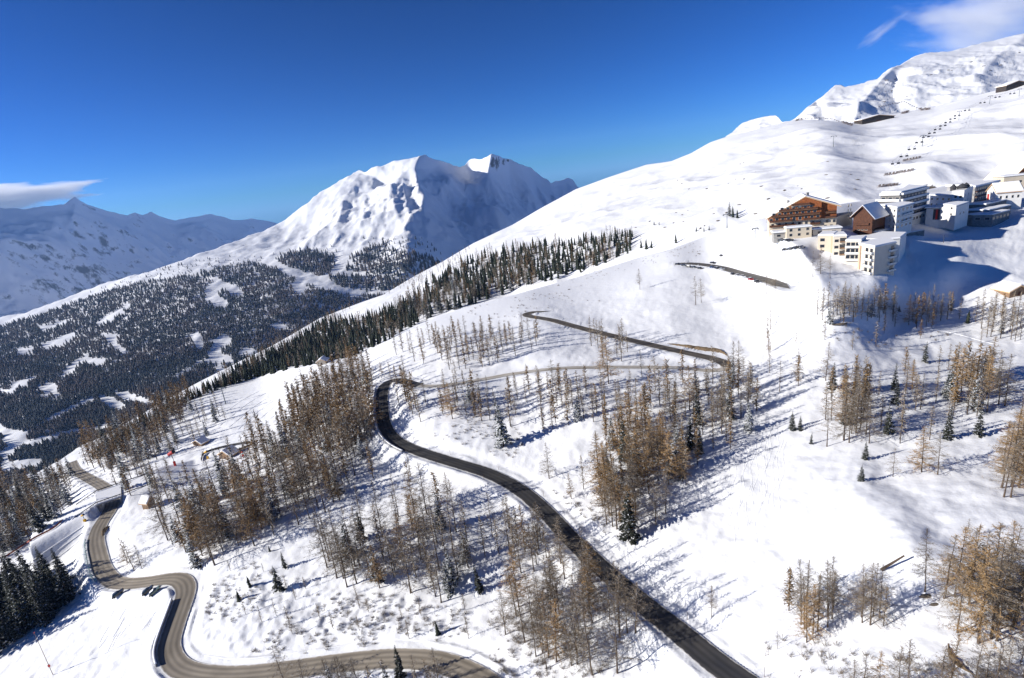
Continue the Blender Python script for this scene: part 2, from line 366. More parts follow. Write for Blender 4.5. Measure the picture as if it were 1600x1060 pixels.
ROADS = {
 'upper': (road_path([(1230, 1120), (1165, 1070), (1120, 1038), (1060, 988), (1000, 941), (945, 893), (895, 846), (855, 803), (815, 768), (765, 741), (705, 722), (655, 706), (620, 690), (602, 668), (597, 640), (597, 615), (603, 601), (622, 594), (655, 603), (700, 602), (760, 592), (800, 585), (870, 576), (960, 574), (1060, 575), (1110, 580), (1138, 574), (1120, 563), (1060, 549), (1020, 540), (960, 526), (900, 511), (860, 500), (825, 494), (828, 489), (862, 486)], 10, 14, 60), 6.4),
 'lower': (road_path([(112, 722), (118, 735), (135, 746), (155, 757), (168, 768), (176, 785), (170, 800), (156, 822), (150, 845), (155, 872), (162, 893), (182, 911), (220, 911), (258, 905), (282, 906), (291, 922), (283, 950), (271, 985), (264, 1015), (276, 1040), (305, 1052), (360, 1056), (430, 1050), (520, 1038), (600, 1030), (670, 1032), (720, 1046), (770, 1075), (800, 1110)], 10, 12, 50), 6.8),
 'parking': (road_path([(1056, 411), (1090, 413), (1125, 418), (1150, 425), (1180, 433), (1210, 442), (1235, 452)], 10, 8, 40), 8.0)}
lo_ = ROADS['lower'][0]
_u, _v = px(lo_); _i = int(np.argmin(np.hypot(_u - 175, _v - 787))); _c = lo_[_i].copy(); _t = lo_[_i + 8] - lo_[_i - 8]; _t[2] = 0; _t /= np.linalg.norm(_t); _n = np.array([_t[1], -_t[0], 0])
if px(_c + _n * 10)[0] < px(_c)[0]: _n = -_n
if px(_c + _t * 10)[1] < px(_c)[1]: _t = -_t
BRIDGE = (_c, _t, _n)
def carve(P):
    sh = P.shape; Q = P.reshape(-1, 3)
    for path, wd in ROADS.values():
        lo = path[:, :2].min(0) - 14; hi = path[:, :2].max(0) + 14
        sel = np.where((Q[:, 0] > lo[0]) & (Q[:, 0] < hi[0]) & (Q[:, 1] > lo[1]) & (Q[:, 1] < hi[1]))[0]
        for i in range(0, len(sel), 20000):
            ix = sel[i:i + 20000]; d = np.linalg.norm(Q[ix, None, :2] - path[None, :, :2], axis=2)
            j = d.argmin(1); dm = d[np.arange(len(ix)), j]
            a = wd / 2 + 1.3; b = a + 5.5
            t = np.clip((dm - a) / (b - a), 0, 1); t = t * t * (3 - 2 * t)
            bk = wd / 2 + 1.9; berm = .75 * np.exp(-((dm - bk) / .8) ** 2) * np.clip(.55 + .9 * fbm(Q[ix, 0] / 6, Q[ix, 1] / 6, 2, 12), 0, 1.2)
            Q[ix, 2] = np.where(dm < b, (path[j, 2] - .12) * (1 - t) + Q[ix, 2] * t + berm * (1 - t), Q[ix, 2])
    c0, tt, nn = BRIDGE
    d = Q[:, :2] - c0[:2]; a = np.abs(d @ tt[:2]); n_ = d @ nn[:2]
    zt = c0[2] + np.where(n_ < 0, 5.4 + (n_ + 5) * np.where(n_ < -5, .26, 0), 5.5 + np.clip(n_ - 5, 0, 99) * .10)
    m = (np.abs(n_) > 5.0) & (n_ > -34) & (n_ < 40) & (a < 22)
    f = np.clip((a - 9.0) / 12.0, 0, 1); f = f * f * (3 - 2 * f); f = np.maximum(f, np.clip((n_ - 22) / 18, 0, 1)); 
    Q[:, 2] = np.where(m, np.maximum(Q[:, 2], zt * (1 - f) + np.minimum(Q[:, 2], zt) * f), Q[:, 2])
    for wdist in (8.0,):     # keep the road free beyond the portal
        pass
    path, wd = ROADS['lower']
    sel = np.where(m & (a > 8.3))[0]
    if len(sel):
        dd = np.linalg.norm(Q[sel, None, :2] - path[None, :, :2], axis=2); jj = dd.argmin(1); dm = dd[np.arange(len(sel)), jj]
        t = np.clip((dm - 4.9) / 3.5, 0, 1); Q[sel, 2] = (path[jj, 2] - .12) * (1 - t) + Q[sel, 2] * t
    return Q.reshape(sh)

def dA(P, U, V, T):
    x, y = P[..., 0], P[..., 1]
    k = np.clip((1 - T) * 12, 0.15, 1)
    bank = inpoly([(300, 900), (330, 1040), (760, 1010), (740, 950), (420, 900)], U, V).astype(float)
    return k * (1.1 * fbm(x / 34, y / 34, 3, 1) + 0.50 * fbm(x / 9, y / 9, 3, 5) + (0.22 + 0.35 * bank) * fbm(x / 2.6, y / 2.6, 2, 9))
def dB(P, U, V, T):
    x, y = P[..., 0], P[..., 1]; k = np.clip((1 - T) * 6, 0.1, 1)
    return k * (12 * fbm(x / 230, y / 230, 3, 11, True) + 3 * fbm(x / 60, y / 75, 3, 4) + 0.8 * fbm(x / 14, y / 14, 2, 6))
def dC(P, U, V, T):
    x, y = P[..., 0], P[..., 1]; k = np.clip((1 - T) * 5, 0.25, 1); hi = np.clip((430 - V) / 130, 0.12, 1)
    return k * hi * (125 * fbm(x / 800, y / 1100, 5, 21, True) + 34 * fbm(x / 240, y / 330, 5, 23, True) + 34 * fbm((x + y * .15) / 210, y / 1100, 5, 27, True)) + 8 * fbm(x / 90, y / 120, 3, 8)
def dD(P, U, V, T):
    x, y = P[..., 0], P[..., 1]; k = np.clip((1 - T) * 5, 0.2, 1)
    return k * (230 * fbm(x / 1500, y / 1500, 6, 31, True) + 35 * fbm(x / 260, y / 260, 4, 33, True))
def dE(P, U, V, T):
    x, y = P[..., 0], P[..., 1]; k = np.clip((1 - T) * 5, 0.2, 1)
    return k * (40 * fbm(x / 380, y / 500, 5, 41, True) + 7 * fbm(x / 60, y / 60, 3, 43, True))
def jag(a, s, seed): return lambda us: a * fbm(us / s, us * 0 + 3.3, 4, seed, True)

m_snowA = snow_mat('snow_near', (0.35, 2.2), (0.22, 0.03))
m_snowB = snow_mat('snow_slope', (0.03, 0.25), (1.6, 0.35), rock=(0.62, 0.05, 0.05, (0.09, 0.075, 0.06)))
m_snowC = snow_mat('snow_mountain', (0.008, 0.04), (4, 1.0), rock=(0.08, 0.012, 0.10, (0.10, 0.09, 0.085)))
m_snowD = snow_mat('snow_far', (0.003, 0.012), (10, 3.0), rock=(0.60, 0.006, 0.14, (0.11, 0.11, 0.12)))
m_snowE = snow_mat('snow_summit', (0.012, 0.06), (6, 1.5), rock=(0.58, 0.02, 0.08, (0.13, 0.10, 0.08)))
far_o, bvD = terrain('far_mountains', zD, D_top, D_bot, -200, 700, 2.5, 110, dD, m_snowD, rough=jag(1.6, 22, 3))
mid_o, bvC = terrain('mountain', zC, C_top, C_bot, -200, 1100, 2.2, 210, dC, m_snowC, rough=jag(1.3, 14, 5))
sum_o, bvE = terrain('summit', zE, E_top, E_bot, 1080, 1800, 2.2, 90, dE, m_snowE, rough=jag(1.4, 16, 7), skirts=(0.004, 0.012, 0.03, 0.07, 0.15))
B_bot = [(u, v + 42) for u, v in A_top]
ski_o, bvB = terrain('hillside', zB, B_top, B_bot, -200, 1800, 2.5, 170, dB, m_snowB, skirt_slope=0.55, skirts=(0.004, 0.012, 0.03, 0.07, 0.15, 0.3))
near_o, bvA = terrain('snow_ground', zA, A_top, A_bot, -200, 1800, 2.5, 330, dA, m_snowA, skirt_slope=0.5, post=carve, skirts=(0.006, 0.02, 0.05, 0.1, 0.18))
def hit(u, v, bvs=None, name=False):
    d = Vector(ray(np.array(float(u)), np.array(float(v)))).normalized(); best = None
    for b in (bvs or (bvA, bvB, bvE, bvC, bvD)):
        l, n, i, t = b.ray_cast(Vector((0, 0, 0)), d)
        if l is not None and (best is None or t < best[1]): best = (l, t)
    return None if best is None else np.array(best[0])
def drop(x, y, bvs=None):
    best = None
    for b in (bvs or (bvA, bvB)):
        l, n, i, t = b.ray_cast(Vector((x, y, 3000)), Vector((0, 0, -1)))
        if l is not None and (best is None or l.z > best): best = l.z
    return best
# valley floor under everything
vg = MB(); vg.box(-16000, 16000, -3000, 24000, -1400, -1100, 0)
tag(vg.build('valley_ground', mat('valley_snow', (0.8, 0.82, 0.85), 0.9, 0.05, 0.01)), kind='structure')
# ------------------------------------------------------------------ roads
def road_mat(name, dark, light, sc):
    m = bpy.data.materials.new(name); m.use_nodes = True; nt = m.node_tree; L = nt.links.new
    b = nt.nodes['Principled BSDF']; b.inputs['Roughness'].default_value = 0.7; b.inputs['Specular IOR Level'].default_value = 0.25
    uv = nt.nodes.new('ShaderNodeUVMap'); mp = nt.nodes.new('ShaderNodeMapping'); L(uv.outputs[0], mp.inputs[0])
    mp.inputs['Scale'].default_value = (1, 0.045, 1)
    n = nt.nodes.new('ShaderNodeTexNoise'); n.inputs['Scale'].default_value = sc; n.inputs['Detail'].default_value = 6; L(mp.outputs[0], n.inputs['Vector'])
    r = nt.nodes.new('ShaderNodeValToRGB'); r.color_ramp.elements[0].position = 0.35; r.color_ramp.elements[1].position = 0.68
    r.color_ramp.elements[0].color = (*dark, 1); r.color_ramp.elements[1].color = (*light, 1); L(n.outputs[0], r.inputs[0])
    sx = nt.nodes.new('ShaderNodeSeparateXYZ'); L(uv.outputs[0], sx.inputs[0])
    e = nt.nodes.new('ShaderNodeMath'); e.operation = 'SUBTRACT'; e.inputs[1].default_value = 0.5; L(sx.outputs[0], e.inputs[0])
    ab = nt.nodes.new('ShaderNodeMath'); ab.operation = 'ABSOLUTE'; L(e.outputs[0], ab.inputs[0])
    n2 = nt.nodes.new('ShaderNodeTexNoise'); n2.inputs['Scale'].default_value = 0.6; g = nt.nodes.new('ShaderNodeNewGeometry'); L(g.outputs['Position'], n2.inputs['Vector'])
    ad = nt.nodes.new('ShaderNodeMath'); ad.operation = 'MULTIPLY_ADD'; ad.inputs[1].default_value = 0.10; L(n2.outputs[0], ad.inputs[0]); L(ab.outputs[0], ad.inputs[2])
    mr = nt.nodes.new('ShaderNodeMapRange'); mr.inputs[1].default_value = 0.50; mr.inputs[2].default_value = 0.54; L(ad.outputs[0], mr.inputs[0])
    mx = nt.nodes.new('ShaderNodeMix'); mx.data_type = 'RGBA'; L(mr.outputs[0], mx.inputs[0]); L(r.outputs[0], mx.inputs[6]); mx.inputs[7].default_value = (0.62, 0.60, 0.57, 1)
    ws = nt.nodes.new('ShaderNodeMath'); ws.operation = 'SINE'; w0 = nt.nodes.new('ShaderNodeMath'); w0.operation = 'MULTIPLY'; w0.inputs[1].default_value = 25.1; L(sx.outputs[0], w0.inputs[0]); L(w0.outputs[0], ws.inputs[0])
    w1 = nt.nodes.new('ShaderNodeMapRange'); w1.inputs[1].default_value = -1; w1.inputs[2].default_value = 1; w1.inputs[3].default_value = .78; w1.inputs[4].default_value = 1.18; L(ws.outputs[0], w1.inputs[0])
    hv = nt.nodes.new('ShaderNodeHueSaturation'); L(mx.outputs[2], hv.inputs['Color']); L(w1.outputs[0], hv.inputs['Value']); L(hv.outputs[0], b.inputs['Base Color'])
    return m
def ribbon(name, P, wd, m, lift=0.12, nc=5, off=0.0, taper=0):
    t = np.gradient(P[:, :2], axis=0); t /= np.linalg.norm(t, axis=1)[:, None] + 1e-9; nrm = np.c_[t[:, 1], -t[:, 0]]
    ss = np.linspace(-wd / 2, wd / 2, nc); n = len(P); tp = np.ones(n)
    if taper: tp = np.clip(np.minimum(np.arange(n) if taper == 2 else 99, np.arange(n)[::-1]) / 16, .05, 1)
    V = np.zeros((n, nc, 3)); V[..., :2] = P[:, None, :2] + nrm[:, None] * (ss[None, :, None] * tp[:, None, None] + off); V[..., 2] = P[:, None, 2] + lift
    d = np.r_[0, np.cumsum(np.linalg.norm(np.diff(P[:, :2], axis=0), axis=1))]
    idx = np.arange(n * nc).reshape(n, nc); F = np.stack([idx[:-1, :-1], idx[:-1, 1:], idx[1:, 1:], idx[1:, :-1]], -1).reshape(-1, 4)
    me = mesh_np(name, V.reshape(-1, 3), F, True, [m])
    uvl = me.uv_layers.new(name='UVMap'); uu = np.broadcast_to(np.linspace(0, 1, nc), (n, nc)); vv = np.broadcast_to(d[:, None], (n, nc))
    uvv = np.stack([uu, vv], -1).reshape(-1, 2)[F.ravel()]; uvl.data.foreach_set('uv', uvv.astype(np.float32).ravel())
    return link(name, me)
m_asph = road_mat('asphalt', (0.036, 0.036, 0.040), (0.075, 0.070, 0.064), 2.0)
m_sand = road_mat('gritted_asphalt', (0.22, 0.19, 0.15), (0.31, 0.27, 0.215), 2.0)
m_track = road_mat('gravel', (0.36, 0.32, 0.26), (0.58, 0.55, 0.50), 2.0)
up, lo_, pk = ROADS['upper'][0], ROADS['lower'][0], ROADS['parking'][0]
uu, vv = px(up)
# the asphalt road ends where the narrower gritted track to the hairpin takes over
split = int(np.argmin(np.hypot(uu - 655, vv - 603)))
split2 = int(np.argmin(np.hypot(uu - 1135, vv - 574)))
tag(ribbon('road', up[:split + 1], 6.4, m_asph), kind='structure')
tag(ribbon('track', up[split:split2 + 1], 3.8, m_track), kind='structure')
tag(ribbon('road', up[split2:], 6.0, road_mat('worn_asphalt', (0.07, 0.06, 0.05), (0.17, 0.145, 0.11), 3.0), taper=1), kind='structure')
tag(ribbon('road', lo_, 6.8, m_sand), kind='structure')
tag(ribbon('parking_road', pk, 8.0, road_mat('parking_asphalt', (0.06, 0.055, 0.05), (0.16, 0.14, 0.11), 3.0), taper=2), kind='structure')

def wall_along(name, P, off, z0, z1, th, mats, label, cat, cap=None, posts=None):
    t = np.gradient(P[:, :2], axis=0); t /= np.linalg.norm(t, axis=1)[:, None] + 1e-9; nrm = np.c_[t[:, 1], -t[:, 0]]
    o = thing(name, P[len(P) // 2], label, cat)
    def sweep(a, b, lo, hi, nm, m):
        n = len(P); V = np.zeros((n, 4, 3))
        for k, (s, z) in enumerate(((a, lo), (b, lo), (b, hi), (a, hi))):
            V[:, k, :2] = P[:, :2] + nrm * (off + s); V[:, k, 2] = P[:, 2] + z
        idx = np.arange(n * 4).reshape(n, 4); F = []
        for k in range(4):
            j = (k + 1) % 4; F.append(np.stack([idx[:-1, k], idx[:-1, j], idx[1:, j], idx[1:, k]], -1))
        F.append(np.array([idx[0][::-1], idx[-1]]))
        me = mesh_np(nm, V.reshape(-1, 3) - P[len(P) // 2], np.concatenate(F), False, [m]); return link(nm, me, o)
    sweep(-th / 2, th / 2, z0, z1, mats[0][0], mats[0][1])
    if cap: sweep(-th / 2 - 0.08, th / 2 + 0.08, z1 + 0.003, z1 + cap[1], cap[0], cap[2])
    if posts:
        mb = MB()
        for i in range(0, len(P), posts[1]):
            c = P[i] - P[len(P) // 2]; q = nrm[i] * off
            mb.box(c[0] + q[0] - 0.09, c[0] + q[0] + 0.09, c[1] + q[1] - 0.09, c[1] + q[1] + 0.09, c[2] - 0.6, c[2] + posts[2])
        pp = mb.build('post', posts[0], o); pp['kind'] = 'stuff'
    return o
def sub(P, a, b):
    uu, vv = px(P); i = int(np.argmin(np.hypot(uu - a[0], vv - a[1]))); j = int(np.argmin(np.hypot(uu - b[0], vv - b[1])))
    return P[min(i, j):max(i, j) + 1]
m_conc = mat('concrete', (0.33, 0.32, 0.30), 0.9, 0.2, 0.8)
m_concd = mat('weathered_concrete', (0.20, 0.20, 0.20), 0.9, 0.3, 0.8)
m_steel = mat('galvanised_steel', (0.30, 0.33, 0.34), 0.45, 0.15, 1.0, metal=0.6)
m_snow = mat('fresh_snow', (0.86, 0.87, 0.89), 0.8, 0.04, 1.5)
m_dark = mat('dark_opening', (0.02, 0.02, 0.022), 0.9)
wall_along('retaining_wall', sub(up, (600, 607), (640, 702)), -4.0, -2.5, 0.75, 0.5, [('wall_face', m_concd)], 'low concrete wall with snowy cap around the S-bend of the dark road', 'wall', ('snow_cap', 0.22, m_snow))
wall_along('guard_rail', sub(lo_, (150, 838), (168, 902)), 4.1, 0.3, 0.75, 0.12, [('rail', mat('teal_steel', (0.10, 0.26, 0.25), 0.5, 0.2, 1.0))], 'teal steel guard rail on the outer side of the upper lower-left bend', 'guard rail', None, (m_steel, 3, 0.75))
wall_along('parapet_wall', sub(lo_, (290, 932), (262, 1032)), 4.1, -3.0, 0.9, 0.45, [('wall_face', m_concd)], 'long concrete parapet wall beside the sandy road below the hairpin', 'wall', ('snow_cap', 0.18, m_snow))

# ------------------------------------------------------------------ trees
m_bark = mat('larch_bark', (0.095, 0.068, 0.05), 0.9, 0.35, 6)
m_bark2 = mat('spruce_bark', (0.06, 0.045, 0.035), 0.9, 0.3, 6)
def twig_mat(name, c, snow, nz=0.5, low=None):
    m = bpy.data.materials.new(name); m.use_nodes = True; nt = m.node_tree; L = nt.links.new
    b = nt.nodes['Principled BSDF']; b.inputs['Roughness'].default_value = 0.85; b.inputs['Specular IOR Level'].default_value = 0.1
    tc = nt.nodes.new('ShaderNodeTexCoord'); oi = nt.nodes.new('ShaderNodeObjectInfo')
    n = nt.nodes.new('ShaderNodeTexNoise'); n.inputs['Scale'].default_value = 0.9; n.inputs['Detail'].default_value = 5; L(tc.outputs['Object'], n.inputs['Vector'])
    r = nt.nodes.new('ShaderNodeValToRGB'); r.color_ramp.elements[0].position = 0.3; r.color_ramp.elements[1].position = 0.7
    r.color_ramp.elements[0].color = (*[k * 0.6 for k in c], 1); r.color_ramp.elements[1].color = (*[k * 1.35 for k in c], 1); L(n.outputs[0], r.inputs[0])
    rc = r.outputs[0]
    if low:
        g0 = nt.nodes.new('ShaderNodeNewGeometry'); n0 = nt.nodes.new('ShaderNodeTexNoise'); n0.inputs['Scale'].default_value = low[0]; n0.inputs['Detail'].default_value = 6; L(g0.outputs['Position'], n0.inputs['Vector'])
        r0 = nt.nodes.new('ShaderNodeMapRange'); r0.inputs[1].default_value = .42; r0.inputs[2].default_value = .6; L(n0.outputs[0], r0.inputs[0])
        m0 = nt.nodes.new('ShaderNodeMix'); m0.data_type = 'RGBA'; L(r0.outputs[0], m0.inputs[0]); L(rc, m0.inputs[6]); m0.inputs[7].default_value = (*low[1], 1); rc = m0.outputs[2]
    hv = nt.nodes.new('ShaderNodeHueSaturation'); L(rc, hv.inputs['Color'])
    mv = nt.nodes.new('ShaderNodeMapRange'); mv.inputs[3].default_value = 0.7; mv.inputs[4].default_value = 1.35; L(oi.outputs['Random'], mv.inputs[0]); L(mv.outputs[0], hv.inputs['Value'])
    g = nt.nodes.new('ShaderNodeNewGeometry'); sx = nt.nodes.new('ShaderNodeSeparateXYZ'); L(g.outputs['True Normal'], sx.inputs[0])
    ab = nt.nodes.new('ShaderNodeMath'); ab.operation = 'ABSOLUTE'; L(sx.outputs[2], ab.inputs[0])
    n2 = nt.nodes.new('ShaderNodeTexNoise'); n2.inputs['Scale'].default_value = 1.6; n2.inputs['Detail'].default_value = 3; L(tc.outputs['Object'], n2.inputs['Vector'])
    ad = nt.nodes.new('ShaderNodeMath'); ad.operation = 'MULTIPLY_ADD'; ad.inputs[1].default_value = 1.6; L(n2.outputs[0], ad.inputs[0]); L(ab.outputs[0], ad.inputs[2])
    mr = nt.nodes.new('ShaderNodeMapRange'); mr.inputs[1].default_value = 1.85 - snow; mr.inputs[2].default_value = 2.0 - snow; L(ad.outputs[0], mr.inputs[0])
    mx = nt.nodes.new('ShaderNodeMix'); mx.data_type = 'RGBA'; L(mr.outputs[0], mx.inputs[0]); L(hv.outputs[0], mx.inputs[6]); mx.inputs[7].default_value = (0.8, 0.82, 0.85, 1)
    L(mx.outputs[2], b.inputs['Base Color'])
    return m
m_bare = twig_mat('larch_twigs', (0.20, 0.16, 0.115), 0.05)
m_rust = twig_mat('larch_needles_rust', (0.33, 0.215, 0.105), 0.02)
m_needle = twig_mat('spruce_needles', (0.034, 0.042, 0.030), 0.24)
m_needle2 = twig_mat('spruce_needles_dark', (0.032, 0.036, 0.027), 0.06)
m_shrub = twig_mat('shrub_twigs', (0.13, 0.095, 0.06), 0.25)

def trunk_arrays(rs, h, r, n=6, segs=6, lean=0.012):
    zs = np.linspace(-0.04, 1, segs + 1) * h; V = []; F = []
    ox = np.cumsum(rs.normal(0, lean, segs + 1)) * h * 0.35; oy = np.cumsum(rs.normal(0, lean, segs + 1)) * h * 0.35
    ox -= ox[0]; oy -= oy[0]
    for i, z in enumerate(zs):
        rr = r * (1 - 0.93 * i / segs) ** 0.9 * (1.35 if i == 0 else 1)
        for k in range(n):
            a = 2 * math.pi * k / n; V.append((ox[i] + rr * math.cos(a), oy[i] + rr * math.sin(a), z))
    for i in range(segs):
        for k in range(n):
            j = (k + 1) % n; F.append((i * n + k, i * n + j, (i + 1) * n + j, (i + 1) * n + k))
    return np.array(V), np.array(F), lambda z: (np.interp(z, zs, ox), np.interp(z, zs, oy))
def larch(seed, nb=90, tw=9, wid=0.055, start=0.18, spread=0.17, h=16.0, gap=0.0, dens=1.0):
    rs = np.random.RandomState(seed); TV, TF, ax = trunk_arrays(rs, h, 0.0105 * h)
    V = []; F = []
    def tri(a, b, w_):
        d = b - a; s = np.cross(d, rs.normal(size=3)); s /= np.linalg.norm(s) + 1e-9; k = len(V)
        V.extend([a - s * w_ / 2, a + s * w_ / 2, b]); F.append((k, k + 1, k + 2))
    for i in range(nb):
        t = start + (0.985 - start) * (i + rs.rand()) / nb
        if rs.rand() < gap * (1 - t): continue
        z = t * h; x0, y0 = ax(z); a = rs.rand() * 2 * math.pi
        prof = min(1, (t - start + 0.08) / 0.14) * (1 - t) ** 0.8 * 1.35
        L = h * spread * prof * rs.uniform(0.55, 1.15) + 0.25
        pit = rs.uniform(-0.28, 0.12) + 0.5 * (t > 0.85)
        d0 = np.array([math.cos(a), math.sin(a), math.tan(pit)]); o = np.array([x0, y0, z])
        m = o + d0 * L * 0.6; e = o + d0 * L + np.array([0, 0, 0.16 * L])
        tri(o, e, wid * 1.7)
        n = max(3, int(tw * L / (h * 0.13) * dens))
        for j in range(n):
            s = rs.uniform(0.15, 1); q = o + (e - o) * s
            dd = np.array([rs.normal(0, 1), rs.normal(0, 1), rs.normal(-0.25, 0.55)]); dd /= np.linalg.norm(dd)
            tri(q, q + dd * rs.uniform(0.35, 1.0) * (0.5 + 0.12 * L) * h / 16, wid * rs.uniform(0.7, 1.3))
    for i in range(int(tw * 2)):
        z = rs.uniform(0.9, 1.0) * h; x0, y0 = ax(z); dd = np.array([rs.normal(), rs.normal(), 1.0]) * 0.3
        tri(np.array([x0, y0, z]), np.array([x0, y0, z]) + dd, wid)
    return TV, TF, np.array(V), np.array(F)
def spruce(seed, nb=150, h=18.0, spread=0.17, start=0.05):
    rs = np.random.RandomState(seed); TV, TF, ax = trunk_arrays(rs, h, 0.014 * h, 6, 4, 0.004)
    V = []; F = []
    for i in range(nb):
        t = start + (0.99 - start) * ((i + rs.rand()) / nb) ** 0.9
        z = t * h; x0, y0 = ax(z); a = rs.rand() * 2 * math.pi
        L = h * spread * ((1 - t) ** 0.85) * rs.uniform(0.7, 1.18) + 0.22
        dr = rs.uniform(0.15, 0.5); o = np.array([x0, y0, z]); dh = np.array([math.cos(a), math.sin(a), 0]); sd_ = np.array([-math.sin(a), math.cos(a), 0])
        w_ = L * rs.uniform(0.22, 0.36)
        p1 = o + dh * L * 0.55 - np.array([0, 0, dr * L * 0.35]); p2 = o + dh * L - np.array([0, 0, dr * L * 0.62])
        k = len(V)
        V.extend([o, p1 - sd_ * w_ - np.array([0, 0, .12 * L]), p1 + np.array([0, 0, .05 * L]), p1 + sd_ * w_ - np.array([0, 0, .12 * L]), p2])
        F.extend([(k, k + 1, k + 2), (k, k + 2, k + 3), (k + 1, k + 4, k + 2), (k + 2, k + 4, k + 3)])
        for j in range(7):     # needle sprays that break the bough's edge
            s = rs.uniform(0.2, 1.0); sgn = rs.choice([-1, 1]); q = o + (p2 - o) * s + sd_ * sgn * w_ * 0.5 * (1 - abs(s - .55))
            e = q + sd_ * sgn * rs.uniform(.2, .5) * L * .5 + dh * rs.uniform(0, .35) * L * .5 - np.array([0, 0, rs.uniform(.05, .35) * L * .5])
            b2 = q + dh * 0.14 * L; k = len(V); V.extend([q, b2, e]); F.append((k, k + 1, k + 2))
    return TV, TF, np.array(V), np.array(F)
def shrub_arr(seed, n=70, h=1.6):
    rs = np.random.RandomState(seed); V = []; F = []
    for i in range(n):
        a = rs.rand() * 6.28; q = np.array([math.cos(a), math.sin(a), 0]) * rs.rand() * 0.5
        d = np.array([math.cos(a) * rs.uniform(.1, .9), math.sin(a) * rs.uniform(.1, .9), rs.uniform(.4, 1)]) * h * rs.uniform(.5, 1)
        s = np.cross(d, rs.normal(size=3)); s /= np.linalg.norm(s); k = len(V)
        V.extend([q - s * .04, q + s * .04, q + d]); F.append((k, k + 1, k + 2))
        for j in range(3):
            m_ = q + d * rs.uniform(.4, 1); e = m_ + rs.normal(size=3) * .28 * h; k = len(V); V.extend([m_ - s * .035, m_ + s * .035, e]); F.append((k, k + 1, k + 2))
    return np.array(V), np.array(F)
VAR = {'bare': [larch(10 + i, nb=[105, 120, 90, 115, 85][i], tw=[18, 18, 18, 19, 16][i], spread=[.29, .25, .33, .25, .23][i], gap=[.1, 0, .2, .1, .3][i], start=[.14, .08, .14, .24, .30][i], wid=.046) for i in range(5)],
       'rust': [larch(40 + i, nb=[125, 115, 130, 110][i], tw=25, wid=.062, spread=[.23, .27, .21, .24][i], start=[.10, .14, .06, .18][i]) for i in range(4)],
       'spruce': [spruce(60 + i, nb=[150, 170, 130, 150][i], spread=[.17, .15, .2, .185][i]) for i in range(4)],
       'shrub': [shrub_arr(80 + i) for i in range(4)]}
HREF = {'bare': 16.0, 'rust': 16.0, 'spruce': 18.0, 'shrub': 1.6, 'darkspruce': 18.0}
VAR['darkspruce'] = VAR['spruce']
MESH = {}
for k, (cm, tm) in {'bare': (m_bare, m_bark), 'rust': (m_rust, m_bark), 'spruce': (m_needle, m_bark2), 'darkspruce': (m_needle2, m_bark2)}.items():
    MESH[k] = [(mesh_np('trunk', tv, tf, True, [tm]), mesh_np('crown', v, f, False, [cm]),
                mesh_np('tree', np.concatenate([tv, v]), [tf, f + len(tv)], False, [tm, cm], np.r_[np.zeros(len(tf)), np.ones(len(f))])) for tv, tf, v, f in VAR[k]]
MESH['shrub'] = [mesh_np('shrub', v, f, False, [m_shrub]) for v, f in VAR['shrub']]

TREES = []   # dicts: kind, p, h, hpx, grove, u, v
def tree(kind, u, v, hpx, grove, bvs=None):
    p = hit(u, v, bvs)
    if p is None: return
    if kind != 'shrub':
        for path, wd in ROADS.values():
            if np.min(np.hypot(path[:, 0] - p[0], path[:, 1] - p[1])) < wd / 2 + 0.8: return
    h = height_for(p, hpx)
    TREES.append(dict(k=kind, p=p, h=h, px=hpx, g=grove, u=u, v=v))
def grove(name, poly, n, h, kinds, sep=6, avoid=(), bvs=None):
    """h = (hpx at top of polygon, hpx at its bottom); kinds = {kind: weight}"""
    xs = [p[0] for p in poly]; ys = [p[1] for p in poly]; y0, y1 = min(ys), max(ys); got = []; tries = 0
    ks, ws = list(kinds), list(kinds.values())
    while len(got) < n and tries < n * 60:
        tries += 1
        u = R.uniform(min(xs), max(xs)); v = R.uniform(y0, y1)
        if not inpoly(poly, u, v): continue
        if any(inpoly(a, u, v) for a in avoid): continue
        s = sep * (0.6 + 0.4 * (tries < n * 30))
        if any(abs(u - a) < s and abs(v - b) < s for a, b in got): continue
        got.append((u, v)); k = R.choices(ks, ws)[0]
        hp = h[0] + (h[1] - h[0]) * (v - y0) / max(1, y1 - y0); hp *= R.uniform(0.72, 1.12)
        if k in ('spruce', 'darkspruce'): hp *= 0.82
        tree(k, u, v, hp, name, bvs)
OR = {'rust': 7, 'bare': 2.5, 'spruce': 1}; BR = {'bare': 7, 'rust': 2, 'spruce': 1.2}
G = {}
def g(name, phrase, cat_group, *a, **k): G[name] = (phrase, cat_group); grove(name, *a, **k)
g('band_top', 'in the rust-coloured wood left of the S-bend', 'larches of the wood left of the S-bend', [(498, 615), (560, 572), (585, 600), (588, 650), (583, 690), (545, 710), (500, 705), (440, 700), (455, 660)], 125, (50, 68), {'rust': 8, 'bare': 2, 'spruce': 1.2}, 6)
g('band_mid', 'in the dense wood above the sandy lower road', 'larches of the wood above the lower road', [(395, 700), (440, 690), (540, 705), (590, 705), (592, 745), (530, 790), (450, 830), (380, 870), (330, 890), (300, 888), (305, 850), (325, 800), (350, 750)], 135, (62, 84), {'bare': 7, 'rust': 4, 'spruce': 2}, 6)
g('band_low', 'in the loose trees left of the dense wood', 'trees left of the dense wood', [(180, 770), (200, 740), (270, 745), (330, 770), (315, 830), (290, 870), (240, 850), (225, 810), (195, 790)], 34, (50, 78), {'bare': 6, 'rust': 1.5, 'spruce': 1.2}, 7, avoid=([(190, 775), (250, 775), (245, 840), (185, 840)],))
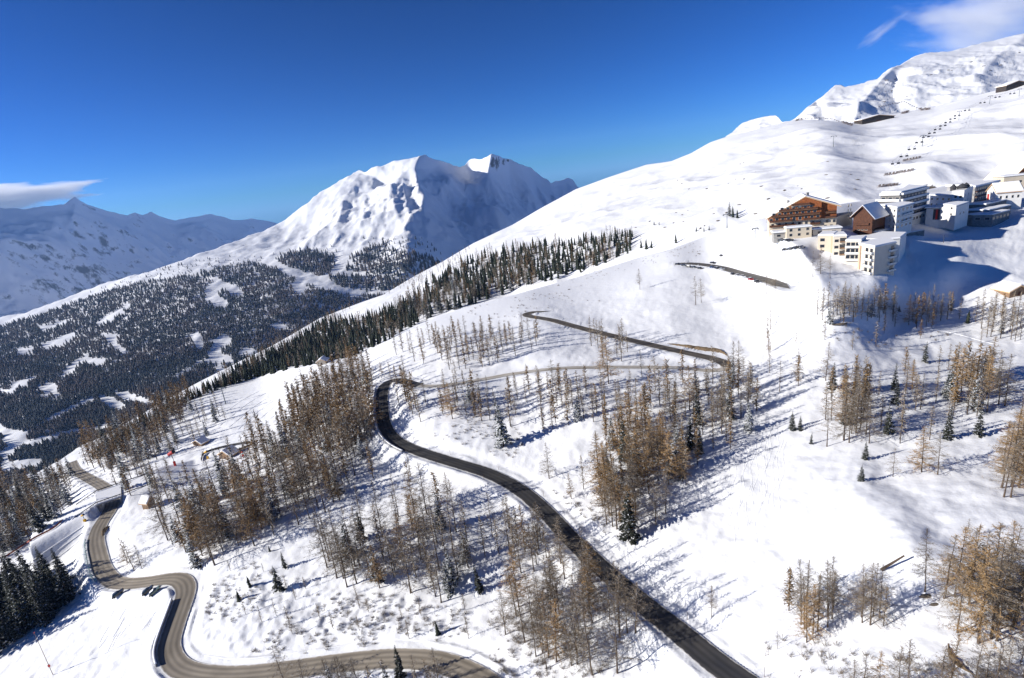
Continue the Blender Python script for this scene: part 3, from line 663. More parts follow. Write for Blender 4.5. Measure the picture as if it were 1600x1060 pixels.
g('between', 'in the grove between the two roads', 'trees of the grove between the roads', [(500, 915), (520, 850), (590, 815), (640, 800), (700, 790), (730, 830), (745, 900), (700, 945), (620, 920), (560, 925)], 52, (74, 96), {'bare': 8, 'rust': .6, 'spruce': 1.6}, 7)
g('between_right', 'below the dark road where it straightens', 'trees just below the dark road', [(755, 830), (830, 820), (880, 880), (870, 905), (790, 900), (755, 870)], 18, (62, 84), {'bare': 8, 'rust': 1}, 7)
g('diag', 'on the bright bank below the dark road', 'larches on the bank below the dark road', [(800, 960), (850, 900), (905, 900), (960, 950), (1010, 1000), (1010, 1040), (960, 1060), (860, 1050), (800, 1000)], 35, (86, 112), {'bare': 8, 'rust': 2}, 8)
g('central', 'in the big rust grove above the dark road', 'trees of the big grove above the road', [(925, 790), (940, 720), (985, 655), (1010, 640), (1060, 640), (1100, 650), (1095, 735), (1050, 765), (1000, 790), (985, 845), (930, 850), (940, 815)], 65, (62, 98), {'rust': 6, 'bare': 4, 'spruce': 1.0, 'darkspruce': .6}, 6)
g('central_top', 'under the hairpin of the narrow track', 'trees under the track hairpin', [(1060, 600), (1150, 595), (1190, 620), (1150, 670), (1090, 650), (1000, 640), (1010, 610)], 28, (52, 74), {'bare': 7, 'rust': 3, 'spruce': 1}, 6)
g('hairpin', 'around the straight above the hairpin', 'larches by the upper straight', [(918, 535), (935, 525), (985, 525), (985, 545), (955, 600), (925, 545)], 15, (38, 62), {'bare': 8, 'rust': 1}, 4)
g('upper_left', 'in the open larches above the S-bend', 'larches above the S-bend', [(600, 560), (680, 530), (760, 520), (840, 520), (850, 540), (770, 575), (700, 580), (640, 565)], 58, (32, 50), {'rust': 6, 'bare': 5}, 6)
g('inner', 'inside the S-bend of the dark road', 'trees inside the S-bend', [(610, 600), (640, 600), (655, 635), (640, 655), (615, 645)], 9, (48, 60), {'rust': 4, 'bare': 5, 'spruce': 1}, 6)
g('inner2', 'on the snow right of the S-bend', 'trees right of the S-bend', [(690, 610), (720, 605), (780, 640), (810, 640), (800, 670), (700, 650)], 13, (42, 58), {'bare': 5, 'rust': 2, 'spruce': 1}, 7)
g('mid_open', 'below the narrow track in the open snow', 'larches below the narrow track', [(790, 620), (870, 610), (960, 610), (1010, 620), (960, 650), (900, 640), (850, 690), (835, 690), (840, 650)], 22, (40, 56), {'bare': 6, 'rust': 3}, 8)
g('cluster_r1', 'in the brown cluster right of the bare slope', 'larches right of the bare slope', [(1285, 620), (1350, 615), (1358, 680), (1330, 700), (1300, 680)], 19, (68, 84), {'bare': 6, 'rust': 3}, 5)
g('cluster_r2', 'in the tall cluster near the right edge', 'larches near the right edge', [(1475, 600), (1560, 590), (1575, 640), (1520, 655), (1480, 630)], 27, (62, 80), {'bare': 5, 'rust': 5, 'spruce': .6}, 6)
g('right_edge', 'cut by the right edge of the picture', 'larches at the right edge', [(1560, 700), (1610, 690), (1615, 790), (1565, 780)], 14, (88, 118), {'rust': 5, 'bare': 5}, 6)
g('top_right', 'below the cream apartment block', 'larches below the apartment block', [(1270, 488), (1300, 480), (1400, 480), (1400, 505), (1290, 512)], 30, (40, 54), {'bare': 9, 'rust': 1, 'spruce': 1}, 5)
g('top_right2', 'in the shaded hollow at the right', 'larches in the shaded hollow', [(1405, 500), (1450, 488), (1490, 486), (1500, 500), (1430, 515)], 12, (36, 48), {'bare': 8, 'rust': 2}, 6)
g('barn', 'around the brown barn at the right', 'trees around the brown barn', [(1515, 520), (1530, 490), (1565, 490), (1610, 500), (1610, 540), (1545, 530)], 22, (42, 56), {'bare': 9, 'rust': 1}, 6)
g('left_edge', 'in the steep wood at the left edge', 'trees of the wood at the left edge', [(-30, 790), (20, 765), (75, 745), (115, 742), (112, 790), (80, 822), (20, 862), (-30, 890)], 125, (42, 72), {'bare': 4, 'rust': 2.5, 'spruce': 5, 'darkspruce': 3}, 6)
g('left_wood', 'in the mixed wood beyond the lower road', 'trees of the wood beyond the lower road', [(135, 735), (140, 700), (180, 672), (240, 650), (262, 640), (290, 655), (265, 690), (238, 715), (200, 745)], 92, (38, 54), {'spruce': 4, 'darkspruce': 2, 'rust': 5, 'bare': 4}, 5)
g('left_wood2', 'in the rust wood at the top of the piste', 'larches at the top of the piste', [(238, 652), (262, 625), (296, 612), (302, 640), (285, 662), (255, 672)], 26, (36, 46), {'rust': 8, 'spruce': 2}, 4)
g('piste', 'beside the shaded edge of the piste', 'trees beside the piste', [(245, 690), (300, 665), (345, 640), (356, 655), (320, 690), (270, 720), (240, 722)], 20, (38, 50), {'bare': 7, 'spruce': 2}, 7)
g('corner', 'in the black spruce stand at lower left', 'spruces of the lower left stand', [(-30, 930), (10, 915), (60, 905), (108, 905), (112, 945), (85, 975), (40, 990), (-30, 1045)], 46, (92, 116), {'darkspruce': 8}, 9)
g('bottom_right', 'in the sunlit group by the fallen trunk', 'larches by the fallen trunk', [(1455, 925), (1500, 900), (1580, 905), (1592, 1010), (1530, 1025), (1490, 1010), (1500, 960)], 17, (100, 150), {'bare': 7, 'rust': 4}, 8)
g('bottom_mid', 'in the small group on the lower white slope', 'larches of the lower white slope', [(1228, 950), (1290, 935), (1315, 960), (1300, 985), (1262, 1008), (1240, 980)], 14, (76, 96), {'bare': 7, 'rust': 3}, 6)
g('bottom_mid2', 'just left of the tall sunlit group', 'larches left of the sunlit group', [(1340, 965), (1395, 955), (1380, 985), (1350, 985)], 6, (76, 90), {'bare': 8}, 8)
g('bottom_edge', 'at the bottom edge beside the lower road', 'trees at the bottom edge', [(420, 1085), (700, 1085), (700, 1120), (430, 1120)], 16, (70, 86), {'bare': 8, 'spruce': 1}, 14)
g('bottom_edge_right', 'at the bottom edge right of the road', 'larches at the bottom right edge', [(1290, 1080), (1420, 1080), (1600, 1060), (1600, 1110), (1290, 1120)], 12, (80, 100), {'bare': 8, 'rust': 1}, 14)
g('right_scatter', 'scattered around the right-hand brown cluster', 'scattered larches at the right', [(1275, 600), (1350, 575), (1480, 560), (1560, 580), (1560, 700), (1480, 690), (1360, 700), (1300, 700)], 34, (40, 66), {'bare': 6, 'rust': 3, 'darkspruce': 2.5}, 11)
g('mid_scatter', 'scattered between the S-bend and the big grove', 'scattered larches in the middle', [(620, 610), (780, 600), (1000, 600), (1010, 640), (930, 700), (880, 700), (850, 650), (700, 660), (640, 660)], 30, (34, 56), {'bare': 8, 'rust': 3, 'spruce': 1}, 10)
g('grove_fringe', 'on the fringe of the big rust grove', 'larches on the fringe of the big grove', [(900, 800), (930, 700), (990, 640), (1100, 600), (1190, 590), (1200, 660), (1130, 720), (1060, 790), (1000, 850), (930, 860)], 34, (52, 80), {'bare': 8, 'rust': 3, 'spruce': .6}, 10)
g('slope_scatter', 'scattered below the village', 'scattered larches below the village', [(1190, 500), (1300, 470), (1500, 470), (1600, 520), (1600, 560), (1400, 530), (1280, 600), (1200, 610)], 26, (26, 46), {'bare': 8, 'rust': 2, 'spruce': 1}, 12)
g('low_scatter', 'scattered on the bank above the bottom road', 'saplings above the bottom road', [(330, 900), (420, 860), (500, 920), (760, 950), (740, 1000), (400, 1000)], 26, (14, 34), {'bare': 8, 'spruce': 2}, 14)
# trees one can pick out one by one
LONE = [('spruce', 787, 697, 78), ('darkspruce', 1397, 610, 44), ('darkspruce', 1388, 680, 50), ('darkspruce', 1238, 672, 30), ('darkspruce', 1250, 673, 24), ('darkspruce', 1267, 695, 20), ('darkspruce', 1352, 718, 30),
        ('darkspruce', 1346, 752, 26), ('darkspruce', 1480, 620, 38), ('darkspruce', 1520, 625, 44), ('rust', 1440, 738, 72), ('bare', 1465, 742, 66), ('bare', 1395, 745, 44), ('bare', 1292, 698, 68),
        ('bare', 1438, 640, 56), ('rust', 1425, 612, 50), ('bare', 1290, 595, 62), ('bare', 1245, 595, 52), ('bare', 1218, 612, 48), ('bare', 1112, 965, 48), ('bare', 1000, 453, 33), ('bare', 1087, 477, 46), ('bare', 1096, 473, 38),
        ('bare', 1204, 515, 44), ('bare', 1198, 460, 42), ('bare', 1211, 457, 46), ('bare', 1270, 433, 40), ('bare', 1282, 428, 42), ('bare', 1297, 435, 38), ('bare', 1003, 590, 44), ('bare', 1128, 678, 70),
        ('bare', 1168, 645, 64), ('bare', 1146, 600, 66), ('bare', 1155, 585, 52), ('darkspruce', 750, 925, 44), ('darkspruce', 437, 925, 44), ('darkspruce', 446, 888, 28), ('darkspruce', 565, 845, 50), ('darkspruce', 627, 1062, 56),
        ('bare', 642, 745, 44), ('bare', 858, 748, 56), ('rust', 893, 780, 40), ('bare', 1445, 925, 96), ('bare', 1475, 935, 104), ('bare', 1300, 940, 74), ('bare', 1595, 1035, 66),
        ('darkspruce', 1352, 610, 40), ('rust', 700, 640, 48), ('rust', 707, 655, 58), ('bare', 790, 992, 70), ('bare', 1215, 1015, 30), ('rust', 575, 600, 52), ('rust', 597, 587, 22), ('bare', 475, 606, 36), ('rust', 492, 615, 36), ('darkspruce', 483, 620, 22), ('rust', 508, 600, 26),
        ('rust', 549, 590, 50), ('rust', 545, 566, 28), ('bare', 445, 1068, 62), ('bare', 480, 1090, 60), ('bare', 210, 892, 52), ('rust', 200, 880, 44), ('bare', 222, 889, 40), ('bare', 1560, 1050, 40), ('rust', 951, 600, 76), ('bare', 865, 612, 50),
        ('darkspruce', 1405, 488, 12), ('rust', 1420, 508, 48), ('bare', 1510, 840, 30), ('rust', 700, 780, 42)]
DESC = {'spruce': 'dark spruce with snow on its boughs', 'rust': 'rust-brown larch', 'bare': 'bare grey-brown larch'}
LONE_WHERE = ['tallest one, on the snow between S-bend and track', 'standing alone at the top right, wide and full', 'standing alone below the widest lone spruce', 'taller of a close pair at the bare slope edge', 'smaller of a close pair at the bare slope edge', 'tiny, just right of the close spruce pair', 'small, left of the tawny larch', 'small, at the foot of the slope edge']
def lone():
    for i, (k, u, v, hp) in enumerate(LONE):
        G['lone%d' % i] = (None, None); tree(k, u, v, hp, 'lone%d' % i)
lone()
# woods on the spur and the ski mountain
g('spur_right', 'on the shady flank below the ski slope', 'conifers on the flank below the ski slope', [(615, 500), (650, 462), (690, 434), (735, 410), (790, 394), (840, 387), (900, 380), (960, 368), (990, 366), (985, 395), (930, 420), (830, 447), (740, 476), (660, 500)], 680, (19, 30), {'darkspruce': 5, 'spruce': 1, 'bare': 2.5, 'rust': 1.5}, 2.6, bvs=(bvA, bvB))
g('spur_left', 'in the dense wood beyond the near piste', 'conifers beyond the near piste', [(330, 612), (390, 570), (450, 545), (510, 505), (560, 505), (640, 475), (660, 500), (640, 515), (600, 535), (555, 556), (480, 572), (400, 590), (335, 612)], 760, (19, 27), {'darkspruce': 3, 'spruce': 4, 'bare': 1.5, 'rust': .6}, 2.4, bvs=(bvA, bvB))
g('spur_edge', 'along the skyline edge of the spur', 'larches along the edge of the spur', [(640, 436), (660, 427), (700, 406), (730, 388), (735, 392), (690, 425), (655, 445), (600, 462), (560, 478), (480, 520), (420, 552), (400, 560), (430, 538), (520, 492), (560, 474)], 130, (8, 11), {'rust': 4, 'bare': 4}, 2, bvs=(bvB,))
g('spur_low', 'on the falling edge beyond the valley wood', 'conifers of the falling edge', [(140, 720), (200, 675), (260, 636), (330, 602), (335, 615), (300, 625), (230, 670), (150, 720)], 130, (17, 24), {'darkspruce': 4, 'spruce': 3, 'rust': 2}, 3, bvs=(bvA, bvB))
for q in [(1002, 388, 14), (1010, 390, 18), (1018, 388, 14), (1056, 380, 14), (1140, 338, 24), (1145, 340, 18), (1152, 341, 14), (1088, 362, 8), (1100, 362, 8), (1108, 360, 8), (1022, 352, 7), (1030, 352, 6), (940, 366, 5), (890, 382, 8)]:
    tree('darkspruce', q[0], q[1], q[2], 'slope', None)
G['slope'] = ('scattered on the open ski slope', 'small conifers on the ski slope')
# ------------------------------------------------------------------ put the trees in
def fam(t): return 'larch' if t['k'] in ('bare', 'rust') else 'conifer'
def stuff_trees(name, items, label, cat, mats, lod):
    V = []; F = []; MI = []; n = 0
    for i, t in enumerate(items):
        v, f, mi = lod(t, i); a = R.uniform(0, 6.28); s = t['h']
        c_, s_ = math.cos(a), math.sin(a); q = v.copy(); sx = s * R.uniform(.85, 1.2)
        q[:, 0], q[:, 1] = (v[:, 0] * c_ - v[:, 1] * s_) * sx, (v[:, 0] * s_ + v[:, 1] * c_) * sx; q[:, 2] = v[:, 2] * s
        V.append(q + t['p']); F.append(f + n); MI.append(mi); n += len(v)
    if not V: return
    o = link(name, mesh_np(name, np.concatenate(V), np.concatenate(F), False, mats, np.concatenate(MI)))
    tag(o, label, cat, kind='stuff')
def lod_conifer(seed, tiers, sides, r=0.17):
    rs = np.random.RandomState(seed); V = []; F = []
    for k in range(tiers):
        z1 = 0.04 + 0.80 * k / tiers; z2 = min(1.0, z1 + 1.55 / (tiers + .6)); rr = r * (1 - z1) ** .8
        b = len(V)
        for i in range(sides):
            a = 6.283 * (i + rs.uniform(-.3, .3)) / sides; q = rr * rs.uniform(.55, 1.3); V.append((q * math.cos(a), q * math.sin(a), z1 - rs.uniform(0, .05)))
        V.append((rs.normal(0, .01), rs.normal(0, .01), z2 if k < tiers - 1 else 1.0))
        for i in range(sides): F.append((b + i, b + (i + 1) % sides, b + sides))
    return np.array(V), np.array(F), np.ones(len(F))
def lod_larch(seed, n=60, w_=.009):
    rs = np.random.RandomState(seed); V = [(-.012, 0, 0), (.012, 0, 0), (0, 0, 1), (0, -.012, 0), (0, .012, 0)]; F = [(0, 1, 2), (3, 4, 2)]; M_ = [0, 0]
    for i in range(n):
        t = .16 + .83 * i / n; a = rs.rand() * 6.28; L = .24 * min(1, (t - .1) / .15) * (1 - t) ** .7 * rs.uniform(.5, 1.1) + .015
        d = np.array([math.cos(a), math.sin(a), rs.uniform(-.35, .25)]) * L; o = np.array([0, 0, t]); s = np.array([-math.sin(a), math.cos(a), rs.uniform(-.8, .8)]) * w_
        k = len(V); V += [o - s, o + s, o + d]; F.append((k, k + 1, k + 2)); M_.append(1)
        for j in range(2):
            q = o + d * rs.uniform(.3, .95); e = q + rs.normal(size=3) * .035; k = len(V); V += [q - s, q + s, e]; F.append((k, k + 1, k + 2)); M_.append(1)
    return np.array(V, float), np.array(F), np.array(M_)
LC = [lod_conifer(i, 4, 9) for i in range(6)]; LC2 = [lod_conifer(20 + i, 3, 6, .25) for i in range(6)]
LL = [lod_larch(i, 90, .006) for i in range(5)]; LLr = [lod_larch(10 + i, 100, .010) for i in range(5)]

ORD = ['leftmost', 'second from left', 'third from left', 'fourth from left', 'fifth from left', 'sixth from left']
LONE_TXT = {0: 'dark spruce standing tallest on the snow right of the S-bend', 1: 'wide dark snow-tufted spruce alone near the right edge', 2: 'dark conical spruce alone below the wide snow-tufted one',
 3: 'taller of two small spruces side by side on the bare slope', 4: 'smaller of two small spruces side by side on the bare slope', 5: 'tiny dark spruce beside the pair on the bare slope', 6: 'small green spruce just left of the tawny larch',
 7: 'small spruce at the top corner of the smooth white slope', 8: 'dark spruce at the foot of the tall right-hand cluster', 9: 'black spruce inside the tall right-hand cluster', 10: 'dense tawny larch above the smooth snow hump', 11: 'thin larch right beside the dense tawny larch', 12: 'low scrubby larch left of the dense tawny larch',
 13: 'spindly larch at the foot of the brown cluster', 14: 'bushy larch in the gap right of the wide spruce', 15: 'rusty larch just behind the wide snow-tufted spruce', 16: 'tall thin larch at the top of the brown cluster', 17: 'thin upright larch left of the brown cluster', 18: 'small spiky larch furthest left below the big white field',
 19: 'small lone larch on the white slope above the dark road', 20: 'small dark larch alone high on the white shoulder', 21: 'broad lone larch on the white shoulder below the parked cars', 22: 'slighter larch behind the broad one below the parked cars', 23: 'sparse lone larch below the end of the parking road',
 24: 'left larch of the trio at the end of the parking road', 25: 'right larch of the trio at the end of the parking road', 26: 'left larch in front of the cream apartment block', 27: 'middle larch in front of the cream apartment block', 28: 'right larch in front of the cream apartment block',
 29: 'small wide larch standing in front of the narrow track', 30: 'bushy snow-dusted larch at the right end of the big grove', 31: 'bushy larch on the right flank of the hairpin trees', 32: 'tall bare larch against the tip of the hairpin', 33: 'slim bare larch right of the hairpin tip',
 34: 'snowy little spruce at the right foot of the middle grove', 35: 'snowy spruce on the bank above the lower hairpin', 36: 'small fresh green spruce on the bank above the lower hairpin', 37: 'narrow spruce on the white glade in the middle grove', 38: 'pointed spruce standing before the road at the bottom edge',
 39: 'small dark larch just below the dark road curve', 40: 'lone thin larch left of the big rust grove', 41: 'small rusty larch between dark road and big grove', 42: 'bent bare larch beside the dark rock at the lower right', 43: 'straight bare larch behind the dark rock at the lower right',
 44: 'bare larch with dark undergrowth at the lower white slope', 45: 'dark larch trunk at the very right bottom edge', 46: 'dark spruce hidden behind the brown cluster', 47: 'thin larch among shrubs right of the S-bend', 48: 'drooping rust larch among shrubs right of the S-bend', 49: 'isolated larch low on the bank above the bottom road',
 50: 'low spiky larch left of the lower white slope group', 51: 'drooping rust larch left of the S-bend top', 52: 'tiny rust larch at the outer top of the S-bend', 53: 'pale thin larch at the wood tip on the piste', 54: 'orange larch at the wood tip on the piste', 55: 'little dark spruce at the wood tip on the piste', 56: 'small round larch furthest up at the wood tip',
 57: 'broad rust larch near the tip of the wood', 58: 'small round rust larch on the near skyline', 59: 'thin larch in front of the bottom road at left', 60: 'second thin larch in front of the bottom road', 61: 'round bushy larch above the lower left bend', 62: 'bushy orange larch above the lower left bend', 63: 'low larch right of the bushy ones above the bend',
 64: 'bare larch top at the lower right corner', 65: 'very tall rust larch on the straight above the track', 66: 'pair-like bare larch right above the narrow track', 67: 'tiny olive spruce in the shaded hollow', 68: 'rusty bushy larch in the shaded hollow', 69: 'thin grey sapling on the smooth snow hump', 70: 'orange larch behind the grove between the roads'}
def place():
    byfam = {'larch': [], 'conifer': []}
    for t in TREES: byfam[fam(t)].append(t)
    solo = []
    for f, L_ in byfam.items():
        L_.sort(key=lambda t: -(t['px'] + (500 if t['g'].startswith('lone') else 0)))
        solo += L_[:300]; rest = L_[300:]
        if f == 'larch':
            stuff_trees('larch_woodland', [t for t in rest if t['k'] == 'bare'], 'smaller bare larches filling the woods between the groves', 'woodland', [m_bark, m_bare], lambda t, i: LL[i % 5])
            stuff_trees('larch_woodland', [t for t in rest if t['k'] == 'rust'], 'smaller rust-coloured larches filling the woods', 'woodland', [m_bark, m_rust], lambda t, i: LLr[i % 5])
        else:
            stuff_trees('conifer_wood', rest, 'dark conifers massed on the spur below the ski slope', 'woodland', [m_bark2, m_needle], lambda t, i: LC[i % 6])
    bg_ = {}
    for t in solo: bg_.setdefault((t['g'], t['k']), []).append(t)
    NM = {'bare': 'larch', 'rust': 'larch', 'spruce': 'spruce', 'darkspruce': 'spruce'}
    LOOK = {'bare': 'bare grey-brown larch', 'rust': 'rust-brown larch', 'spruce': 'snow-dusted spruce', 'darkspruce': 'dark spruce'}
    for (gn, k), L_ in bg_.items():
        ph, cg = G[gn]
        if ph is None: labs = {id(t): LONE_TXT.get(int(gn[4:]), LOOK[k] + ' on the snow slope') for t in L_}; cg = None
        else:
            labs = {}; S_ = sorted(L_, key=lambda t: t['u'])
            if len(S_) == 1: labs[id(S_[0])] = 'the only %s %s' % (LOOK[k], ph)
            elif len(S_) <= 6:
                for i, t in enumerate(S_): labs[id(t)] = '%s, %s, %s' % (LOOK[k], 'rightmost' if i == len(S_) - 1 else ORD[i], ph)
            else:
                SH_ = {'bare': 'bare larch', 'rust': 'rusty larch', 'spruce': 'snowy spruce', 'darkspruce': 'dark spruce'}[k]
                n3 = 2 if len(L_) < 18 else 3
                us_ = sorted(t['u'] for t in L_); cells = {}
                for t in L_:
                    ci = min(n3 - 1, sum(x < t['u'] for x in us_) * n3 // len(L_)); cells.setdefault(ci, []).append(t)
                for ci, C_ in cells.items():
                    vs_ = sorted(t['v'] for t in C_); sub_ = {}
                    for t in C_: sub_.setdefault(min(n3 - 1, sum(x < t['v'] for x in vs_) * n3 // len(C_)), []).append(t)
                    for ri, D_ in sub_.items():
                        D_.sort(key=lambda t: t['u'])
                        w2 = ('back', 'front')[ri] if n3 == 2 else ('back', 'middle', 'front')[ri]; w1 = ('left', 'right')[ci] if n3 == 2 else ('left', 'centre', 'right')[ci]
                        for q_, t in enumerate(D_):
                            o_ = '' if len(D_) == 1 else ('left one, ' if q_ == 0 else 'right one, ') if len(D_) == 2 else (['leftmost, ', 'second from left, ', 'third from left, ', 'fourth from left, ', 'fifth from left, '][q_] if q_ < 5 and q_ < len(D_) - 1 else 'rightmost, ')
                            labs[id(t)] = '%s, %s%s %s, %s' % (SH_, o_, w2, w1, ph)
        for t in L_:
            i = R.randrange(len(MESH[k])); tm, cm, am = MESH[k][i]; s = t['h'] / HREF[k]; a = R.uniform(0, 6.28); q = s * R.uniform(.85, 1.15)
            if t['px'] < 28:
                o = link(NM[k], am); o.location = t['p']; o.rotation_euler = (R.gauss(0, .02), R.gauss(0, .02), a); o.scale = (q, q, s)
                tag(o, labs[id(t)], NM[k], cg)
            else:
                o = thing(NM[k], t['p'], labs[id(t)], NM[k], cg); o.rotation_euler = (R.gauss(0, .025), R.gauss(0, .025), a); o.scale = (q, q, s)
                link('trunk', tm, o); link('crown', cm, o)
place()

# forest on the flank of the middle mountain
FOR = [([(-60, 540), (0, 512), (60, 494), (130, 468), (180, 452), (230, 440), (300, 430), (340, 418), (400, 412), (435, 420), (480, 440), (530, 458), (600, 462), (640, 480), (600, 520), (450, 600), (300, 700), (150, 800), (-60, 860)], 40000, 5.5, 9),
       ([(424, 408), (455, 398), (480, 392), (522, 400), (524, 425), (500, 432), (450, 420)], 420, 7, 9), ([(545, 403), (570, 392), (600, 380), (625, 395), (665, 400), (690, 412), (660, 432), (600, 430), (540, 424)], 520, 7, 9.5),
       ([(505, 432), (560, 432), (640, 430), (632, 452), (570, 458), (530, 448)], 300, 7, 9), ([(560, 372), (660, 372), (700, 400), (600, 395)], 60, 4, 6), ([(420, 398), (520, 385), (530, 395), (440, 402)], 40, 4, 5),
       ([(140, 458), (230, 425), (330, 402), (420, 402), (400, 412), (300, 428), (180, 452)], 160, 3, 4.5)]
CLEAR = [[(410, 408), (432, 408), (480, 430), (530, 447), (575, 458), (560, 466), (500, 452), (450, 432)], [(60, 512), (112, 498), (108, 506), (70, 520)], [(65, 538), (118, 518), (122, 528), (85, 547), (66, 545)],
         [(150, 506), (175, 488), (200, 474), (203, 480), (175, 503), (155, 512)], [(155, 520), (185, 524), (182, 536), (205, 552), (196, 557), (172, 540)], [(293, 524), (312, 518), (320, 545), (306, 550), (302, 535)], [(178, 612), (195, 612), (245, 628), (238, 636), (190, 628)],
         [(100, 640), (140, 620), (150, 626), (60, 668), (30, 690), (20, 686)], [(40, 690), (110, 672), (175, 662), (170, 672), (100, 682), (50, 700)], [(525, 398), (545, 395), (548, 415), (520, 425)], [(130, 560), (170, 560), (160, 572), (138, 572)], [(265, 590), (300, 572), (318, 560), (320, 566), (280, 590)], [(0, 722), (60, 715), (75, 728), (0, 745)],
         [(20, 600), (60, 585), (62, 592), (25, 608)], [(90, 590), (110, 570), (140, 548), (145, 553), (110, 590)]]
def forest():
    items = []; rr = np.random.RandomState(5)
    for poly, n, h0, h1 in FOR:
        xs = [p[0] for p in poly]; ys = [p[1] for p in poly]; k = 0; tries = 0
        while k < n and tries < n * 12:
            tries += 1
            u = rr.uniform(min(xs), max(xs)); v = rr.uniform(min(ys), max(ys))
            if not inpoly(poly, u, v) or any(inpoly(c, u + rr.normal(0, 1.5), v + rr.normal(0, 1)) for c in CLEAR): continue
            if n > 1000 and fbm(np.array(u / 60 + v / 90), np.array(v / 28 - u / 70), 3, 2) < -0.52 + 0.12 * rr.rand(): continue
            p = hit(u, v, (bvC,)); 
            if p is None: continue
            hp = h0 + (h1 - h0) * np.clip((v - 480) / 250, 0, 1) if n > 1000 else rr.uniform(h0, h1)
            items.append(dict(p=p, h=height_for(p, hp) * rr.uniform(.5, 1.25))); k += 1
    fm = twig_mat('frosted_conifers', (0.068, 0.078, 0.085), 0.46, low=(.006, (.115, .098, .098)))
    stuff_trees('valley_forest', items, 'frosted conifer forest covering the valley flank of the middle mountain', 'forest', [m_bark2, fm], lambda t, i: LC2[i % 6])
forest()
# shrubs: the largest ones are things, the scrub on the banks is stuff
SH = []
def scrub(poly, n, h0, h1):
    xs = [p[0] for p in poly]; ys = [p[1] for p in poly]; k = 0; t_ = 0
    while k < n and t_ < n * 40:
        t_ += 1; u = R.uniform(min(xs), max(xs)); v = R.uniform(min(ys), max(ys))
        if not inpoly(poly, u, v) or fbm(np.array(u / 30), np.array(v / 20), 2, 4) < -.15: continue
        p = hit(u, v, (bvA,))
        if p is None or any(np.min(np.hypot(P_[:, 0] - p[0], P_[:, 1] - p[1])) < wd / 2 + .8 for P_, wd in ROADS.values()): continue
        SH.append((p, R.uniform(h0, h1))); k += 1
scrub([(330, 900), (400, 880), (500, 925), (620, 930), (740, 960), (740, 1000), (600, 1010), (440, 1025), (350, 1015), (320, 960)], 480, .4, 1.3)
scrub([(670, 650), (790, 640), (820, 690), (800, 720), (720, 715), (670, 690)], 120, .5, 1.4)
scrub([(700, 480), (860, 455), (950, 470), (860, 500), (720, 510)], 90, .5, 1.5)
scrub([(880, 420), (1060, 385), (1200, 345), (1200, 375), (1040, 405), (900, 450)], 120, .4, 1.2)
scrub([(700, 960), (820, 950), (930, 990), (960, 1060), (780, 1060)], 160, .5, 1.6)
scrub([(850, 760), (930, 800), (960, 850), (900, 800)], 30, .6, 1.6)
scrub([(1180, 1000), (1240, 1000), (1500, 1020), (1600, 1060), (1200, 1060)], 60, .5, 1.5)
scrub([(1270, 500), (1500, 520), (1560, 560), (1300, 540)], 50, .5, 1.5)
scrub([(140, 735), (230, 715), (240, 740), (180, 750)], 50, .8, 2)
def scrub_mesh():
    V = []; F = []; n = 0
    for i, (p, h) in enumerate(SH):
        v, f = VAR['shrub'][i % 4]; v = v[:210] * (h / 1.6); f = f[:70] if f.max() < 210 else f[(f < 210).all(1)]
        a = R.uniform(0, 6.28); q = v.copy(); q[:, 0] = v[:, 0] * math.cos(a) - v[:, 1] * math.sin(a); q[:, 1] = v[:, 0] * math.sin(a) + v[:, 1] * math.cos(a)
        V.append(q + p); F.append(f + n); n += len(v)
    tag(link('scrub', mesh_np('scrub', np.concatenate(V), np.concatenate(F), False, [m_shrub])), 'snow-dusted scrub poking through the snow on the banks', 'scrub', kind='stuff')
scrub_mesh()

# ------------------------------------------------------------------ buildings
m_cream = mat('cream_render', (0.60, 0.52, 0.40), 0.85, 0.06, 0.5)
m_cream2 = mat('pale_render', (0.64, 0.58, 0.49), 0.85, 0.06, 0.5)
m_peach = mat('peach_render', (0.60, 0.42, 0.29), 0.85, 0.06, 0.5)
m_white = mat('white_render', (0.72, 0.71, 0.68), 0.85, 0.06, 0.5)
m_grey = mat('grey_render', (0.34, 0.33, 0.32), 0.85, 0.10, 0.5)
m_wood = mat('warm_timber', (0.27, 0.085, 0.027), 0.75, 0.35, 1.6)
m_woodd = mat('dark_timber', (0.085, 0.035, 0.02), 0.8, 0.35, 1.6)
m_brown = mat('weathered_timber', (0.22, 0.14, 0.085), 0.85, 0.3, 1.4)
m_fascia = mat('fascia', (0.58, 0.40, 0.24), 0.7)
m_glass = mat('window_glass', (0.025, 0.03, 0.04), 0.12, spec=0.8)
m_red = mat('red_panel', (0.45, 0.03, 0.02), 0.6, 0.1, 1)
m_roofd = mat('dark_roof', (0.05, 0.05, 0.055), 0.8, 0.2, 1)
m_frame = mat('window_frame', (0.55, 0.50, 0.42), 0.7)

